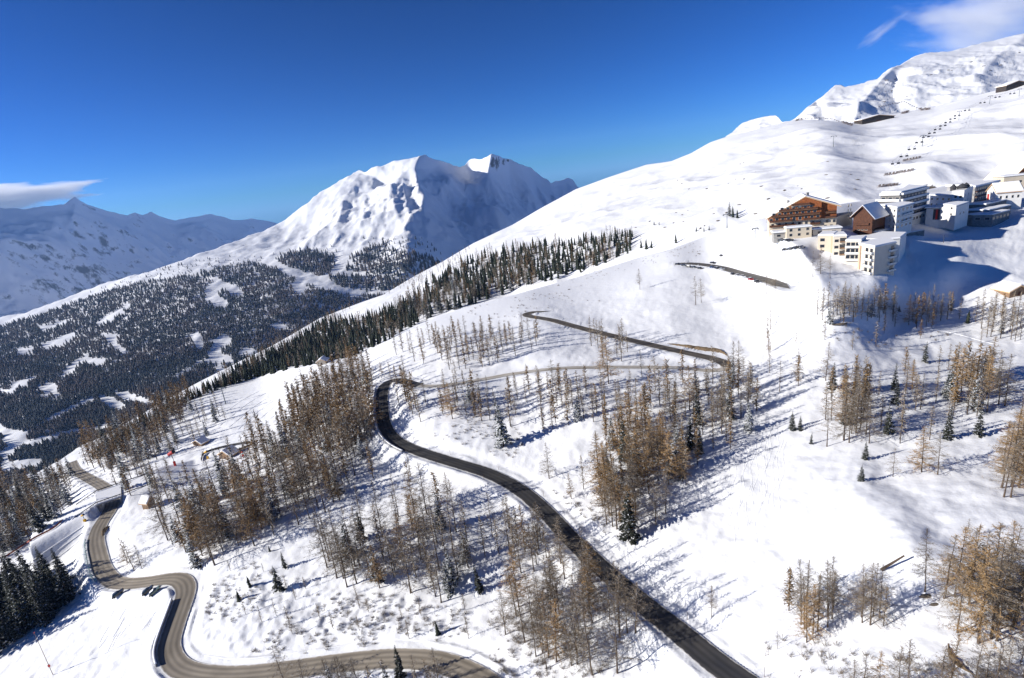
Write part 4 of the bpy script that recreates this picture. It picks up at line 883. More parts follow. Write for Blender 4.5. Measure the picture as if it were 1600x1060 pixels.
class B:
    """a building made of vertical faces between world points"""
    def __init__(s, name, label, cat, loc, group=None):
        s.o = thing(name, loc, label, cat, group); s.c = np.array(loc, float)
    def mk(s, mb, name, mats, parent=None):
        mb.v = [tuple(np.array(v) - s.c) for v in mb.v]; return mb.build(name, mats, parent or s.o)
class Face:
    def __init__(s, P, Q):
        s.P = np.array(P, float); d = np.array(Q, float) - s.P; d[2] = 0; s.L = np.linalg.norm(d); s.d = d / s.L
        s.n = np.array([s.d[1], -s.d[0], 0])           # outwards when P -> Q runs left to right as seen from outside
    def at(s, x, z, off=0): return s.P + s.d * x + np.array([0, 0, z]) + s.n * off
    def box(s, mb, x0, x1, z0, z1, o0, o1, mi=0, ti=None):
        mb.hexa([s.at(x0, z0, o1), s.at(x1, z0, o1), s.at(x1, z0, o0), s.at(x0, z0, o0)], [s.at(x0, z1, o1), s.at(x1, z1, o1), s.at(x1, z1, o0), s.at(x0, z1, o0)], mi, ti)
def windows(b, f, xs, zs, w_, h_, frame=m_frame, glass=m_glass):
    for z in zs:
        for x in xs:
            mb = MB(); f.box(mb, x - w_ / 2 - .12, x + w_ / 2 + .12, z - .12, z + h_ + .12, -.15, .05)
            fr = b.mk(mb, 'window', frame)
            mb = MB(); f.box(mb, x - w_ / 2, x + w_ / 2, z, z + h_, 0, .075)
            b.mk(mb, 'pane', glass, fr)
def balcony(b, f, x0, x1, z, h=1.0, dep=1.5, m=m_woodd, slab=m_conc, name='balcony', recess=True):
    mb = MB(); f.box(mb, x0, x1, z - .2, z, 0.002, dep)
    o = b.mk(mb, name, slab)
    mb = MB(); f.box(mb, x0, x1, z + .02, z + h, dep - .12, dep)
    f.box(mb, x0, x0 + .12, z + .02, z + h, 0.01, dep - .125); f.box(mb, x1 - .12, x1, z + .02, z + h, 0.01, dep - .125)
    b.mk(mb, 'railing', m, o)
    return o
def prism(b, name, foot, z0, z1, mats, top=None):
    """foot: world xy points in order; walls from z0 to z1"""
    mb = MB(); n = len(foot)
    lo = [(p[0], p[1], z0) for p in foot]; hi = [(p[0], p[1], z1) for p in foot]
    for i in range(n):
        j = (i + 1) % n; mb.poly([lo[i], lo[j], hi[j], hi[i]], 0)
    mb.poly(hi, 1 if top else 0); mb.poly(lo[::-1], 0)
    return b.mk(mb, name, mats)
def grow(foot, e):
    c = np.mean([np.array(p[:2]) for p in foot], axis=0); o = []
    for p in foot:
        d = np.array(p[:2]) - c; o.append(tuple(c + d * (1 + e / np.linalg.norm(d))))
    return o
def roof_snow(b, foot, z, over=.6, t=.5, name='roof', slab=.3, m=m_conc):
    g1 = grow(foot, over); r = prism(b, name, g1, z + .002, z + slab, [m])
    mb = MB(); n = len(foot); g2 = grow(foot, over - .08); g3 = grow(foot, over - .5)
    lo = [(p[0], p[1], z + slab + .003) for p in g2]; hi = [(p[0], p[1], z + slab + t) for p in g3]
    for i in range(n):
        j = (i + 1) % n; mb.poly([lo[i], lo[j], hi[j], hi[i]])
    mb.poly(hi); b.mk(mb, 'snow_cap', m_snow, r)
    return r
def corner(u, v, Z): return at(u, v, Z)
def back(P, Q, depth):
    d = Q - P; d[2] = 0; d /= np.linalg.norm(d); n = np.array([-d[1], d[0], 0]); return n * depth
def flat_block(name, label, cat, corners, hpx, depth, wall, floors=0, win=(2.8, 1.4, 1.5), below=6, group=None, roof=True, sidecols=None, over=.5, wz=1.0, fh=None, faces=None, snow=.6, roofm=m_conc):
    """corners: visible base corners left to right as (u, v, Z)"""
    C = [corner(*c) for c in corners]; zb = C[0][2]
    h = height_for(C[0], hpx)
    d = back(C[0], C[-1], depth)
    foot = [c.copy() for c in C] + [C[-1] + d, C[0] + d]
    loc = np.mean(foot, axis=0); loc[2] = zb
    b = B(name, label, cat, loc, group); zt = zb + h
    prism(b, 'wall', foot, zb - below, zt, [wall])
    if roof: roof_snow(b, foot, zt, over, snow, m=roofm)
    F_ = []
    for i in range(len(C) - 1):
        P = C[i].copy(); P[2] = zb; f = Face(P, C[i + 1]); F_.append(f)
        if floors and (faces is None or i in faces):
            fh_ = fh or h / floors; nx = max(1, int(f.L / win[0]))
            windows(b, f, [(k + .5) * f.L / nx for k in range(nx)], [k * fh_ + wz for k in range(floors)], win[1], win[2])
    return b, F_, h, foot, zb

# big timber-gabled chalet hotel
RT = .55
def gable_house(name, label, cat, L3, Rr, side, hl, hp, hr, peak_t, depth, wall_lo, wall_hi, zsplit, over=1.6, group=None, below=5, snow_t=.45, fascia=m_fascia):
    """front gable between L3 and Rr; side: optional far corner of the right-hand wall"""
    P, Q = corner(*L3), corner(*Rr); zb = P[2]
    h_l, h_p, h_r = hl, hp, hr
    b = B(name, label, cat, (P[0], P[1], zb), group); f = Face(P, Q); L = f.L
    d = back(P.copy(), Q.copy(), depth)
    xp = L * peak_t
    mb = MB()
    lowz = zsplit
    def pt(x, z, bk=0): q = f.at(x, z); return q + d * bk
    # lower walls
    sd_ = corner(*side) if side is not None else None
    foot = [f.P, f.at(L, 0)] + ([sd_] if sd_ is not None else []) + [f.at(L, 0) + d, f.P + d]
    prism(b, 'wall', foot, zb - below, zb + lowz, [wall_lo])
    e = .15
    top = [(0, h_l), (xp, h_p), (L, h_r)]
    fr = [f.at(0, lowz, e), f.at(L, lowz, e), f.at(L, h_r, e), f.at(xp, h_p, e), f.at(0, h_l, e)]
    bk = [q + d for q in fr]
    n = len(fr); mb.poly(fr); mb.poly(bk[::-1])
    for i in range(n):
        j = (i + 1) % n; mb.poly([fr[j], fr[i], bk[i], bk[j]])
    b.mk(mb, 'gable', [wall_hi])
    # roof planes with overhang
    for nm, (xa, za), (xb, zb_) in (('roof', (0, h_l), (xp, h_p)), ('roof', (L, h_r), (xp, h_p))):
        s = (za - zb_) / (xa - xb); sg = -1 if xa < xb else 1; xe = xa + sg * over; ze = za + s * sg * over
        dn = d / np.linalg.norm(d)
        def q(x, z, k): return f.at(x, z) - dn * over * (1 - k) + (d + dn * over) * k
        mb = MB(); mb.hexa([q(xe, ze, 0), q(xb, zb_, 0), q(xb, zb_, 1), q(xe, ze, 1)], [q(xe, ze + RT, 0), q(xb, zb_ + RT, 0), q(xb, zb_ + RT, 1), q(xe, ze + RT, 1)])
        r = b.mk(mb, nm, fascia)
        mb = MB(); g_ = .02; mb.hexa([q(xe, ze + RT + .003, g_), q(xb, zb_ + RT + .003, g_), q(xb, zb_ + RT + .003, 1 - g_), q(xe, ze + RT + .003, 1 - g_)], [q(xe, ze + RT + .01 + snow_t, g_ * 2), q(xb, zb_ + RT + .01 + snow_t, g_ * 2), q(xb, zb_ + RT + .01 + snow_t, 1 - g_ * 2), q(xe, ze + RT + .01 + snow_t, 1 - g_ * 2)])
        b.mk(mb, 'roof_snow', m_snow, r)
    return b, f, d, foot, zb
m_rest = mat('sun_bleached_dark_wood', (0.045, 0.036, 0.03), 0.9, 0.3, 0.5)
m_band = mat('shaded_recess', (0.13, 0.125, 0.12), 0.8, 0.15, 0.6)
def H(c, hp): return height_for(corner(*c), hp)
# -- timber chalet hotel on the left of the village
cl, crr = (1202, 362, 312), (1306, 358, 300)
b, f, d, foot, zb = gable_house('chalet_hotel', 'large chalet hotel with warm timber gable and long balconies, leftmost building of the village', 'hotel', cl, crr, (1331, 351, 316), H(cl, 22), H(cl, 49), H(crr, 33), .53, 17, m_cream, m_wood, 5.2, 1.8)
L = f.L; hl, hp, hr = H(cl, 22), H(cl, 49), H(crr, 33)
def roof_z(x): return np.interp(x, [0, .53 * L, L], [hl, hp, hr])
mb = MB(); xe = .77 * L
fr = [f.at(0.3, 5.25, 1.9), f.at(xe, 5.25, 1.9), f.at(xe, roof_z(xe) - .15, 1.9), f.at(.53 * L, hp - .15, 1.9), f.at(0.3, hl - .15, 1.9)]
bk_ = [q - f.n * 1.7 for q in fr]; mb.poly(fr); mb.poly(bk_[::-1])
for i in range(5): j = (i + 1) % 5; mb.poly([fr[j], fr[i], bk_[i], bk_[j]])
b.mk(mb, 'bay', m_wood)
f2 = Face(f.at(0, 0, 1.9), f.at(xe, 0, 1.9))
for x0, x1, z, ff in ((0, .40, 2.4, f), (.62, .76, 2.4, f), (0, .44, 5.3, f2), (.66, .98, 5.3, f2), (.03, .97, 8.2, f2), (.18, .93, 11.0, f2), (.42, .78, 13.6, f2), (.84, .99, 5.3, f), (.84, .98, 8.1, f)):
    balcony(b, ff, x0 * ff.L, x1 * ff.L, z, 1.0, 1.3, m_woodd, m_brown)
for z, a, c in ((2.7, .03, .97), (5.6, .03, .97), (8.5, .08, .95), (11.3, .24, .9)):
    windows(b, f2, [k for k in np.arange(a * f2.L, c * f2.L, 2.9)] if z > 5 else [], [z], 1.4, 1.6)
windows(b, f, [x for x in np.arange(.05 * L, .97 * L, 3.4)], [2.6], 1.3, 1.5)
windows(b, f, [.845 * L, .93 * L], [0, 5.7, 8.6], 1.3, 1.4)
mb = MB(); f2.box(mb, .42 * f2.L, .80 * f2.L, 12.75, 13.15, .02, .12); f2.box(mb, .57 * f2.L, .62 * f2.L, 12.4, 13.5, .12, .2); b.mk(mb, 'sign_board', m_frame)
fs = Face(f.at(L, 0), corner(1331, 351, 316)); windows(b, fs, [fs.L * .72, fs.L * .88], [3, 6, 8.5], 1.0, 1.3)
mb = MB()
for x, z in ((.3, .5), (.6, .6)): q = f.at(L * x, roof_z(L * x) + .5) + d * z; mb.box(q[0] - .6, q[0] + .6, q[1] - .6, q[1] + .6, q[2] - 1, q[2] + 2)
b.mk(mb, 'chimney', m_conc)
flat_block('annex', 'low snow-roofed terrace annex at the left foot of the timber chalet', 'annex', [(1209, 372, 299), (1240, 369, 296)], 7, 7, m_conc, 1, (4, 1.8, 1.2), below=3, over=1, wz=.4)
flat_block('annex', 'cream annex with square windows in front of the timber chalet', 'annex', [(1229, 373, 295), (1268, 370, 292)], 15, 6, m_cream, 2, (3.2, 1.3, 1.3), below=3, over=.4)
flat_block('annex', 'flat snow-covered terrace at the right foot of the timber chalet', 'annex', [(1270, 369, 294), (1314, 365, 290)], 9, 7, m_cream2, 1, (5, 2, 1.2), below=3, over=.8)
# -- dark chalet
b, f, d, foot, zb = gable_house('dark_chalet', 'dark brown timber chalet right beside the large chalet hotel', 'chalet', (1332, 370, 300), (1362, 365, 292), (1368, 360, 302), H((1332, 370, 300), 33), H((1347, 368, 297), 47), H((1362, 365, 292), 31), .48, 16, m_woodd, m_woodd, 4, 1.5, fascia=m_woodd)
windows(b, f, [f.L * .3, f.L * .5, f.L * .7], [3.5, 7, 10], 1.0, 1.3)
balcony(b, f, f.L * .15, f.L * .85, 6.5, .9, 1, m_woodd, m_woodd)
# -- terraced hotel
C = [corner(1350, 352, 342), corner(1404, 352, 322), corner(1447, 345, 340)]
loc = np.mean(C, axis=0); zb = C[1][2]; b = B('terraced_hotel', 'big white terraced hotel with stacked snowy balconies behind the dark chalet', 'hotel', loc)
ht = H((1404, 352, 322), 48); nt_ = 5; fh = ht / nt_
for k in range(nt_):
    a = C[0] + (C[1] - C[0]) * (.11 * k); e = C[2] + (C[1] - C[2]) * (.02 * k); dd = back(a.copy(), C[1].copy(), 22)
    ft = [a, C[1], e, e + np.array([2, 22, 0]), a + dd * .9]
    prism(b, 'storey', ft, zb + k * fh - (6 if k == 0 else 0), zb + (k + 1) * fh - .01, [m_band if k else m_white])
    for i, (P, Q) in enumerate(((a, C[1]), (C[1], e))):
        P = P.copy(); P[2] = zb; ff = Face(P, Q)
        mb = MB(); ff.box(mb, 0, ff.L, (k + 1) * fh - .35, (k + 1) * fh + .55, .003, 1.3); b.mk(mb, 'parapet', m_white)
        mb = MB(); ff.box(mb, .02, ff.L - .02, (k + 1) * fh + .553, (k + 1) * fh + .85, .1, 1.25); b.mk(mb, 'snow_cap', m_snow)
        if k % 2 == 0 or i == 1: windows(b, ff, list(np.arange(1.8, ff.L - 1, 4.2)), [k * fh + .6], 2.2, 1.4)
roof_snow(b, [C[0] + (C[1] - C[0]) * .45, C[1], C[2] + (C[1] - C[2]) * .1, C[2] + np.array([2, 20, 0]), C[0] + (C[1] - C[0]) * .45 + back(C[0].copy(), C[1].copy(), 18)], zb + ht + .9, .3, .6)
# -- white shaded house
b, F_, h, foot, zb = flat_block('white_house', 'shaded white house with overhanging snowy roof below the terraced hotel', 'house', [(1386, 356, 304), (1399, 362, 292), (1424, 357, 303)], 33, 10, m_white, 4, (5, 2.0, 1.0), below=4, over=1.0)
balcony(b, F_[1], F_[1].L * .3, F_[1].L * .95, h * .3, .8, 1, m_white); balcony(b, F_[1], F_[1].L * .3, F_[1].L * .95, h * .6, .8, 1, m_white)
flat_block('terrace_house', 'low white terraces stacked between dark chalet and white house', 'house', [(1358, 346, 322), (1393, 345, 312)], 19, 8, m_white, 2, (4, 2.4, 1.2), over=.8)
# -- white hotel with tower
b, F_, h, foot, zb = flat_block('tower_hotel', 'white sunlit hotel with round dark-capped turrets and scattered windows', 'hotel', [(1450, 332, 362), (1485, 333, 346), (1500, 330, 352)], 26, 14, m_white, 3, (3.4, 1.3, 1.2), over=.5)
P = [corner(1484, 332, 345), corner(1503, 332, 340), corner(1513, 326, 356)]; hh = H((1484, 332, 345), 36)
dd = back(P[0].copy(), P[1].copy(), 9); prism(b, 'tower', [P[0], P[1], P[2], P[2] + dd * .5, P[0] + dd], zb - 4, zb + hh, [m_white])
fa, fb = Face(np.array([P[0][0], P[0][1], zb]), P[1]), Face(np.array([P[1][0], P[1][1], zb]), P[2])
windows(b, fa, [fa.L * .35, fa.L * .75], [3, 6.3, 9.6], 1.2, 1.3); windows(b, fb, [fb.L * .3, fb.L * .7], [3, 6.3, 9.6], 1.2, 1.3)
for (u, v, Z, r_) in ((1489, 300, 350, 1.6), (1503, 297, 348, 2.6), (1509, 296, 350, 1.8)):
    c = corner(u, v, Z); mb = MB(); mb.tube((c[0], c[1], zb + hh - 1), (c[0], c[1], zb + hh + .8), r_, r_, 12); mb.tube((c[0], c[1], zb + hh + .8), (c[0], c[1], zb + hh + 1.8), r_ * 1.25, r_ * .9, 12); mb.tube((c[0], c[1], zb + hh + 1.8), (c[0], c[1], zb + hh + 3.2), r_ * .9, .1, 12)
    b.mk(mb, 'turret', m_roofd)
# -- grey apartment house
b, F_, h, foot, zb = flat_block('apartment_house', 'dark grey apartment house with sloping snowy roof behind the chapel', 'apartment house', [(1512, 322, 384), (1520, 327, 372), (1557, 318, 390)], 31, 16, m_grey, 4, (3.2, 1.8, 1.5), over=1.2, snow=1.0)
for k in range(1, 4): balcony(b, F_[1], .5, F_[1].L - .5, k * h / 4, .8, 1.2, m_woodd)
# -- entrance hall with red panels, white cube
b, F_, h, foot, zb = flat_block('entrance_hall', 'flat-roofed hall with red panels below the turreted hotel', 'hall', [(1446, 344, 332), (1484, 342, 322)], 18, 10, m_white, 0, over=1.2)
ff = F_[0]
mb = MB(); ff.box(mb, .3 * ff.L, .97 * ff.L, .1, h - .5, .003, .02); b.mk(mb, 'glazing', m_glass)
for i, (x, m) in enumerate(((.42, m_red), (.52, m_glass), (.62, m_woodd), (.74, m_red), (.84, m_red))):
    mb = MB(); ff.box(mb, x * ff.L, (x + .07) * ff.L, .2, h - .8, .023, .35); b.mk(mb, 'door_panel', m)
b, F_, h, foot, zb = flat_block('white_annex', 'plain white cube-shaped building with round dark windows beside the red-panelled hall', 'house', [(1479, 341, 321), (1492, 344, 311), (1512, 340, 322)], 20, 8, m_white, 0, over=.1, snow=.4)
windows(b, F_[1], [F_[1].L * .35, F_[1].L * .62], [2.2], 1.1, 1.1); windows(b, F_[0], [F_[0].L * .5], [2.2, 5.6], 2, 1)
# -- chapel
b, f, d, foot, zb = gable_house('chapel', 'small white chapel-like house with steep snowy roof and red banner', 'chapel', (1541, 314, 364), (1556, 316, 351), None, H((1541, 314, 364), 15), H((1549, 315, 358), 27), H((1541, 314, 364), 15), .5, 13, m_white, m_white, 2, .8)
windows(b, f, [f.L * .75], [3.4], 1.5, 1.5); mb = MB(); f.box(mb, .1 * f.L, .28 * f.L, .3, 4.6, .16, .3); b.mk(mb, 'banner', m_red)
fs = Face(f.at(f.L, 0, 0), f.at(f.L, 0, 0) + d); windows(b, fs, [2.2, 5.2, 8.2, 11], [2.2], .9, 1.6)
# -- right-hand hotel
b, F_, h, foot, zb = flat_block('cream_hotel', 'cream hotel wing with dark windows at the right edge above the chapel', 'hotel', [(1566, 302, 392), (1640, 292, 385)], 25, 14, m_cream, 2, (3.6, 1.6, 1.3), over=.8)
b, f, d, foot, zb = gable_house('gable_hotel', 'timber gabled hotel cut by the right edge of the picture', 'hotel', (1579, 287, 398), (1650, 277, 398), None, H((1579, 287, 398), 8), H((1615, 281, 398), 44), H((1579, 287, 398), 8), .5, 20, m_cream, m_wood, 2.5, 2)
balcony(b, f, 2, f.L - 2, 4, 1, 1.2, m_woodd); balcony(b, f, 8, f.L - 8, 9, 1, 1.2, m_woodd); windows(b, f, [6, 10, 14, 18, 22], [4.6], 1.4, 1.5)
# -- stone terraces with garages
for i, (c, hp_, lab) in enumerate(([[(1510, 330, 348), (1540, 328, 340), (1572, 318, 348)], 9, 'upper'], [[(1514, 338, 338), (1545, 335, 330), (1580, 324, 338)], 8, 'middle'], [[(1520, 345, 328), (1550, 342, 321), (1578, 330, 328)], 8, 'lower'])):
    flat_block('garage_terrace', '%s snow-capped stone garage terrace below the chapel' % lab, 'terrace', c, hp_, 5, m_concd, 1, (3.4, 2.2, 1.4), below=4, over=.5, wz=.3, snow=.5, group='garage terraces below the chapel')
# -- cream apartment block stepping down the hill
b = B('apartment_block', 'stepped cream apartment block with balconies standing lowest on the slope', 'apartment block', corner(1340, 420, 275))
def wing(corners, hpx, depth, wall, below=9, over=.3, snow=.5, roof=True):
    C = [corner(*c) for c in corners]; zb = C[0][2]; h = height_for(C[0], hpx); d = back(C[0], C[-1], depth)
    foot = C + [C[-1] + d, C[0] + d]; prism(b, 'wing', foot, zb - below, zb + h, [wall])
    if roof: roof_snow(b, foot, zb + h, over, snow, slab=.35, m=m_white)
    o = []
    for i in range(len(C) - 1): P = C[i].copy(); P[2] = zb; o.append(Face(P, C[i + 1]))
    return o, h
fw, h = wing([(1277, 398, 283), (1301, 401, 279)], 29, 12, m_cream)
windows(b, fw[0], [fw[0].L * .3], [.6, 3.6, 6.8], 2.0, 1.5); mb = MB(); fw[0].box(mb, fw[0].L * .86, fw[0].L, -6, h, .003, .5); b.mk(mb, 'wall_strip', m_peach)
fw, h = wing([(1301, 401, 277), (1321, 404, 275)], 31, 12, m_cream2)
windows(b, fw[0], [fw[0].L * .25], [.8, 4.0, 7.2], 1.7, 1.3)
for k in range(3): windows(b, fw[0], [fw[0].L * .75], [.8 + 3.2 * k], 2.8, 2.0); balcony(b, fw[0], fw[0].L * .5, fw[0].L, .5 + 3.2 * k, .8, 1.2, m_brown)
fw, h = wing([(1319, 415, 267), (1343, 419, 263)], 38, 12, m_cream2)
for k in range(1, 4): balcony(b, fw[0], .2, fw[0].L - .2, h - 3.1 * k, 1, 1.4, m_white); windows(b, fw[0], [fw[0].L * .2, fw[0].L * .5, fw[0].L * .8], [h - 3.1 * k + .4], 1.6, 2.0)
fw, h = wing([(1341, 428, 261), (1364, 433, 251), (1396, 434, 256)], 45, 11, m_cream2, below=7)
for k in range(1, 5):
    balcony(b, fw[0], fw[0].L * .35, fw[0].L - .2, h - 3.1 * k, 1, 1.4, m_white); windows(b, fw[0], [fw[0].L * .5, fw[0].L * .8], [h - 3.1 * k + .4], 1.8, 1.9)
    balcony(b, fw[1], fw[1].L * .66, fw[1].L * 1.0, h - 3.1 * k - .3, .9, .9, m_white); windows(b, fw[1], [fw[1].L * .84], [h - 3.1 * k + .2], 2.0, 2.0)
mb = MB(); fw[0].box(mb, 0.02, fw[0].L * .12, -6, h - .2, .003, .6); b.mk(mb, 'wall_strip', m_peach)
fw, h = wing([(1371, 404, 274), (1404, 403, 272), (1414, 395, 284)], 28, 12, m_white)
fw, h = wing([(1333, 389, 286), (1368, 388, 282)], 14, 10, m_cream2); windows(b, fw[0], [fw[0].L * .3, fw[0].L * .7], [.9], 2.6, 1.8)
flat_block('pavilion', 'curved cream pavilion on the roof terrace above the apartment block', 'pavilion', [(1334, 375, 302), (1370, 374, 298), (1402, 370, 303)], 9, 7, m_cream2, 1, (5, 3.4, 1.5), below=3, over=.9, wz=.4, snow=.7)
flat_block('retaining_wall', 'dark stone wall running right from the apartment roof into the shade', 'wall', [(1398, 374, 300), (1444, 367, 306)], 5, 1.2, m_concd, below=4, over=.1, snow=.25)
# -- lone huts
def hut(u, v, wpx, hpx, label, name='hut', dirpx=(1, -.1), dz=0, wm=None, dep=1.0):
    p = hit(u, v); z = float(p @ Fw)
    a, c = (u - wpx / 2 * dirpx[0], v - wpx / 2 * dirpx[1], z + dz), (u + wpx / 2 * dirpx[0], v + wpx / 2 * dirpx[1], z - dz)
    hw = H((u, v, z), hpx)
    b, f, d, foot, zb = gable_house(name, label, name, a, c, None, hw * .55, hw, hw * .55, .5, wpx * z / FPX * dep, wm or m_brown, wm or m_brown, hw * .3, .5 + .02 * wpx, snow_t=.5 if z < 700 else 1.0)
    if hw > 2.5: windows(b, f, [f.L * .35, f.L * .65], [hw * .3 + .1], .8, .8); 
    mb = MB(); f.box(mb, f.L * .45, f.L * .58, 0, min(2, hw * .5), .16, .24); b.mk(mb, 'door', m_woodd)
    return b
hut(309, 697, 12, 10, 'small snow-roofed log hut on the piste below the trees', dz=2)
hut(352, 717, 16, 14, 'brown hut with thick snowy roof beside the lift station fence', dz=2)
hut(238, 792, 13, 12, 'brown hay hut above the underpass at lower left', dz=-2)
hut(503, 571, 14, 9, 'pale wooden hut on the near skyline of the piste', wm=m_cream)
hut(521, 561, 10, 6, 'tiny hut behind the pale wooden hut on the skyline')
hut(1591, 463, 28, 16, 'brown timber barn at the right edge above the larches', name='barn')
hut(1372, 190, 50, 10, 'long dark mountain restaurant high on the ski slope', name='restaurant', wm=m_rest, dep=.4, dirpx=(1, -.12))
hut(1590, 137, 36, 12, 'mountain building cut by the right edge high on the slope', name='lodge', wm=m_rest, dep=.5, dirpx=(1, -.2))

# ploughed-road marker poles
mps = {1: [], -1: []}; mb = MB(); mb.tube((0, 0, -.3), (0, 0, 2.4), .05, .04, 5); mp0 = mb.build('marker_pole', m_woodd); tag(mp0, 'thin dark marker pole at the edge of the dark road', 'marker pole', 'marker poles along the dark road')
for i in range(14, split, 30):
    for sg in (-1, 1):
        t_ = up[i + 1] - up[i - 1]; t_ /= np.linalg.norm(t_[:2]); q = up[i] + np.array([t_[1], -t_[0], 0]) * sg * 4.3
        o = mp0 if i == 14 and sg == -1 else mp0.copy()
        if o is not mp0: COL.objects.link(o)
        o.location = (q[0], q[1], drop(q[0], q[1], (bvA,)) or q[2]); mps[sg].append(o)
for sg in (1, -1): order_labels(mps[sg], 'thin dark marker pole on the %s edge of the dark road' % ('left' if sg == -1 else 'right'), 'from the bottom', 'nearest')

# ------------------------------------------------------------------ ski lifts
m_lift = mat('lift_steel', (0.16, 0.18, 0.19), 0.5, metal=.3)
TOPS = {}
def pylon(u, v, hpx, lab, key):
    p = hit(u, v); h = height_for(p, hpx); o = thing('lift_pylon', p, lab, 'lift pylon', 'lift pylons')
    mb = MB(); mb.tube((0, 0, -1), (0, 0, h), .055 * h * .6, .03 * h * .6, 8); mb.build('post', m_lift, o)
    mb = MB(); a = .26 * h; mb.box(-a, a, -.2, .2, h - .25, h + .25); mb.build('crossarm', m_lift, o)
    for s in (-1, 1):
        mb = MB(); mb.box(s * a - .15, s * a + .15, -.09 * h, .09 * h, h - .9, h - .3); mb.build('sheave_bar', m_roofd, o)
    TOPS[key] = (p + np.array([0, 0, h - .9]), a)
pylon(353, 632, 27, 'lift pylon standing on the near piste at left', 'n1')
pylon(1136, 357, 22, 'lift pylon on the slope left of the timber chalet', 'm1')
pylon(1180, 374, 17, 'low T-shaped lift pylon just left of the timber chalet', 'm2')
pylon(1302, 230, 17, 'lift pylon alone on the slope below the restaurant', 's0')
pylon(1441, 229, 17, 'lowest pylon of the right-hand chairlift', 's1')
pylon(1498, 188, 14, 'second lowest pylon of the right-hand chairlift', 's2')
pylon(1546, 163, 13, 'third pylon up of the right-hand chairlift', 's3')
pylon(1592, 151, 12, 'topmost pylon of the right-hand chairlift', 's4')
PTS = [hit(1392, 266) + np.array([0, 0, 6])] + [TOPS[k][0] for k in ('s1', 's2', 's3', 's4')]
a_ = TOPS['s1'][1]
mbs = [MB(), MB()]; ch = MB(); ch.tube((0, 0, 0), (0, 0, -3.2), .12, .12, 5); ch.box(-1.6, 1.6, -.5, .5, -3.9, -3.3); ch.box(-1.6, 1.6, .3, .5, -3.3, -2.2)
ch0 = ch.build('lift_chair', m_roofd); tag(ch0, None, 'lift chair', 'chairs of the right-hand chairlift'); nch = 0; chs = {0: [], 1: []}
for P, Q in zip(PTS[:-1], PTS[1:]):
    n_ = max(2, int(np.linalg.norm(Q - P) / 34))
    for s in (0, 1):
        off = np.array([a_ * (s * 2 - 1), 0, 0])
        for i in range(n_):
            t0, t1 = i / n_, (i + 1) / n_; sag = lambda t: np.array([0, 0, -3.0 * t * (1 - t)])
            mbs[s].tube(P + (Q - P) * t0 + off + sag(t0), P + (Q - P) * t1 + off + sag(t1), .07, .07, 4)
            o = ch0 if nch == 0 else ch0.copy()
            if nch: COL.objects.link(o)
            o.location = P + (Q - P) * (t0 + .5 / n_) + off + sag(t0 + .5 / n_); nch += 1
            chs[s].append(o)
for s in (0, 1): order_labels(chs[s], 'dark chair on the %s rope of the chairlift' % ('left' if s == 0 else 'right'), 'from the bottom', 'lowest')
for s in (0, 1): tag(mbs[s].build('lift_rope', m_roofd), '%s steel rope of the right-hand chairlift' % ('left' if s == 0 else 'right'), 'rope')
# avalanche barriers
mb = MB()
for x in (-2.4, 0, 2.4): mb.box(x - .15, x + .15, -.15, .15, -.8, 3.3); mb.hexa([(x - .12, 1.6, -.5), (x + .12, 1.6, -.5), (x + .12, 1.9, -.5), (x - .12, 1.9, -.5)], [(x - .12, .15, 2.7), (x + .12, .15, 2.7), (x + .12, .4, 2.7), (x - .12, .4, 2.7)])
for z in (.7, 1.4, 2.1, 2.8): mb.box(-3, 3, -.35, -.17, z, z + .35)
sf0 = mb.build('snow_fence', mat('fence_wood', (0.13, 0.09, 0.07), .9, .2, 1)); tag(sf0, None, 'snow fence'); nsf = 0
def fences(line, n, grp, lab, sc=1.0, jit=0.6):
    global nsf; got = []
    q = np.array(line, float); d = np.r_[0, np.cumsum(np.hypot(*np.diff(q, axis=0).T))]
    for i in range(n):
        s = d[-1] * (i + .5) / n; u, v = np.interp(s, d, q[:, 0]), np.interp(s, d, q[:, 1])
        p = hit(u + R.uniform(-jit, jit), v + R.uniform(-jit, jit))
        if p is None: continue
        o = sf0 if nsf == 0 else sf0.copy()
        if nsf: COL.objects.link(o)
        nsf += 1; o.location = p; o.rotation_euler = (0, 0, R.uniform(.25, .7)); o.scale = (sc, sc, sc); o['group'] = grp; got.append(o)
    order_labels(got, lab)
fences([(1243, 190), (1262, 186), (1285, 185), (1300, 187), (1316, 192), (1332, 198)], 26, 'barriers left of the mountain restaurant', 'dark snow barrier in the row left of the mountain restaurant', 1.3)
fences([(1372, 168), (1395, 163), (1412, 160), (1425, 166), (1440, 173)], 20, 'barriers above the mountain restaurant', 'dark snow barrier in the row above the mountain restaurant', 1.3)
fences([(1408, 178), (1420, 176)], 4, 'barriers right of the mountain restaurant', 'dark snow barrier right of the mountain restaurant', 1.3); fences([(1440, 173), (1453, 171)], 4, 'barriers furthest right', 'dark snow barrier furthest right above the piste', 1.3)
for (a, c, n, t) in (((1411, 253), (1439, 247), 6, 'top'), ((1382, 275), (1428, 267), 8, 'middle'), ((1372, 293), (1403, 290), 6, 'bottom')):
    fences([a, c], n, '%s row of fences on the ski slope' % t, 'low fence in the %s row on the ski slope above the village' % t, .8, .2)
fences([(1238, 192), (1225, 190)], 0, '', '')
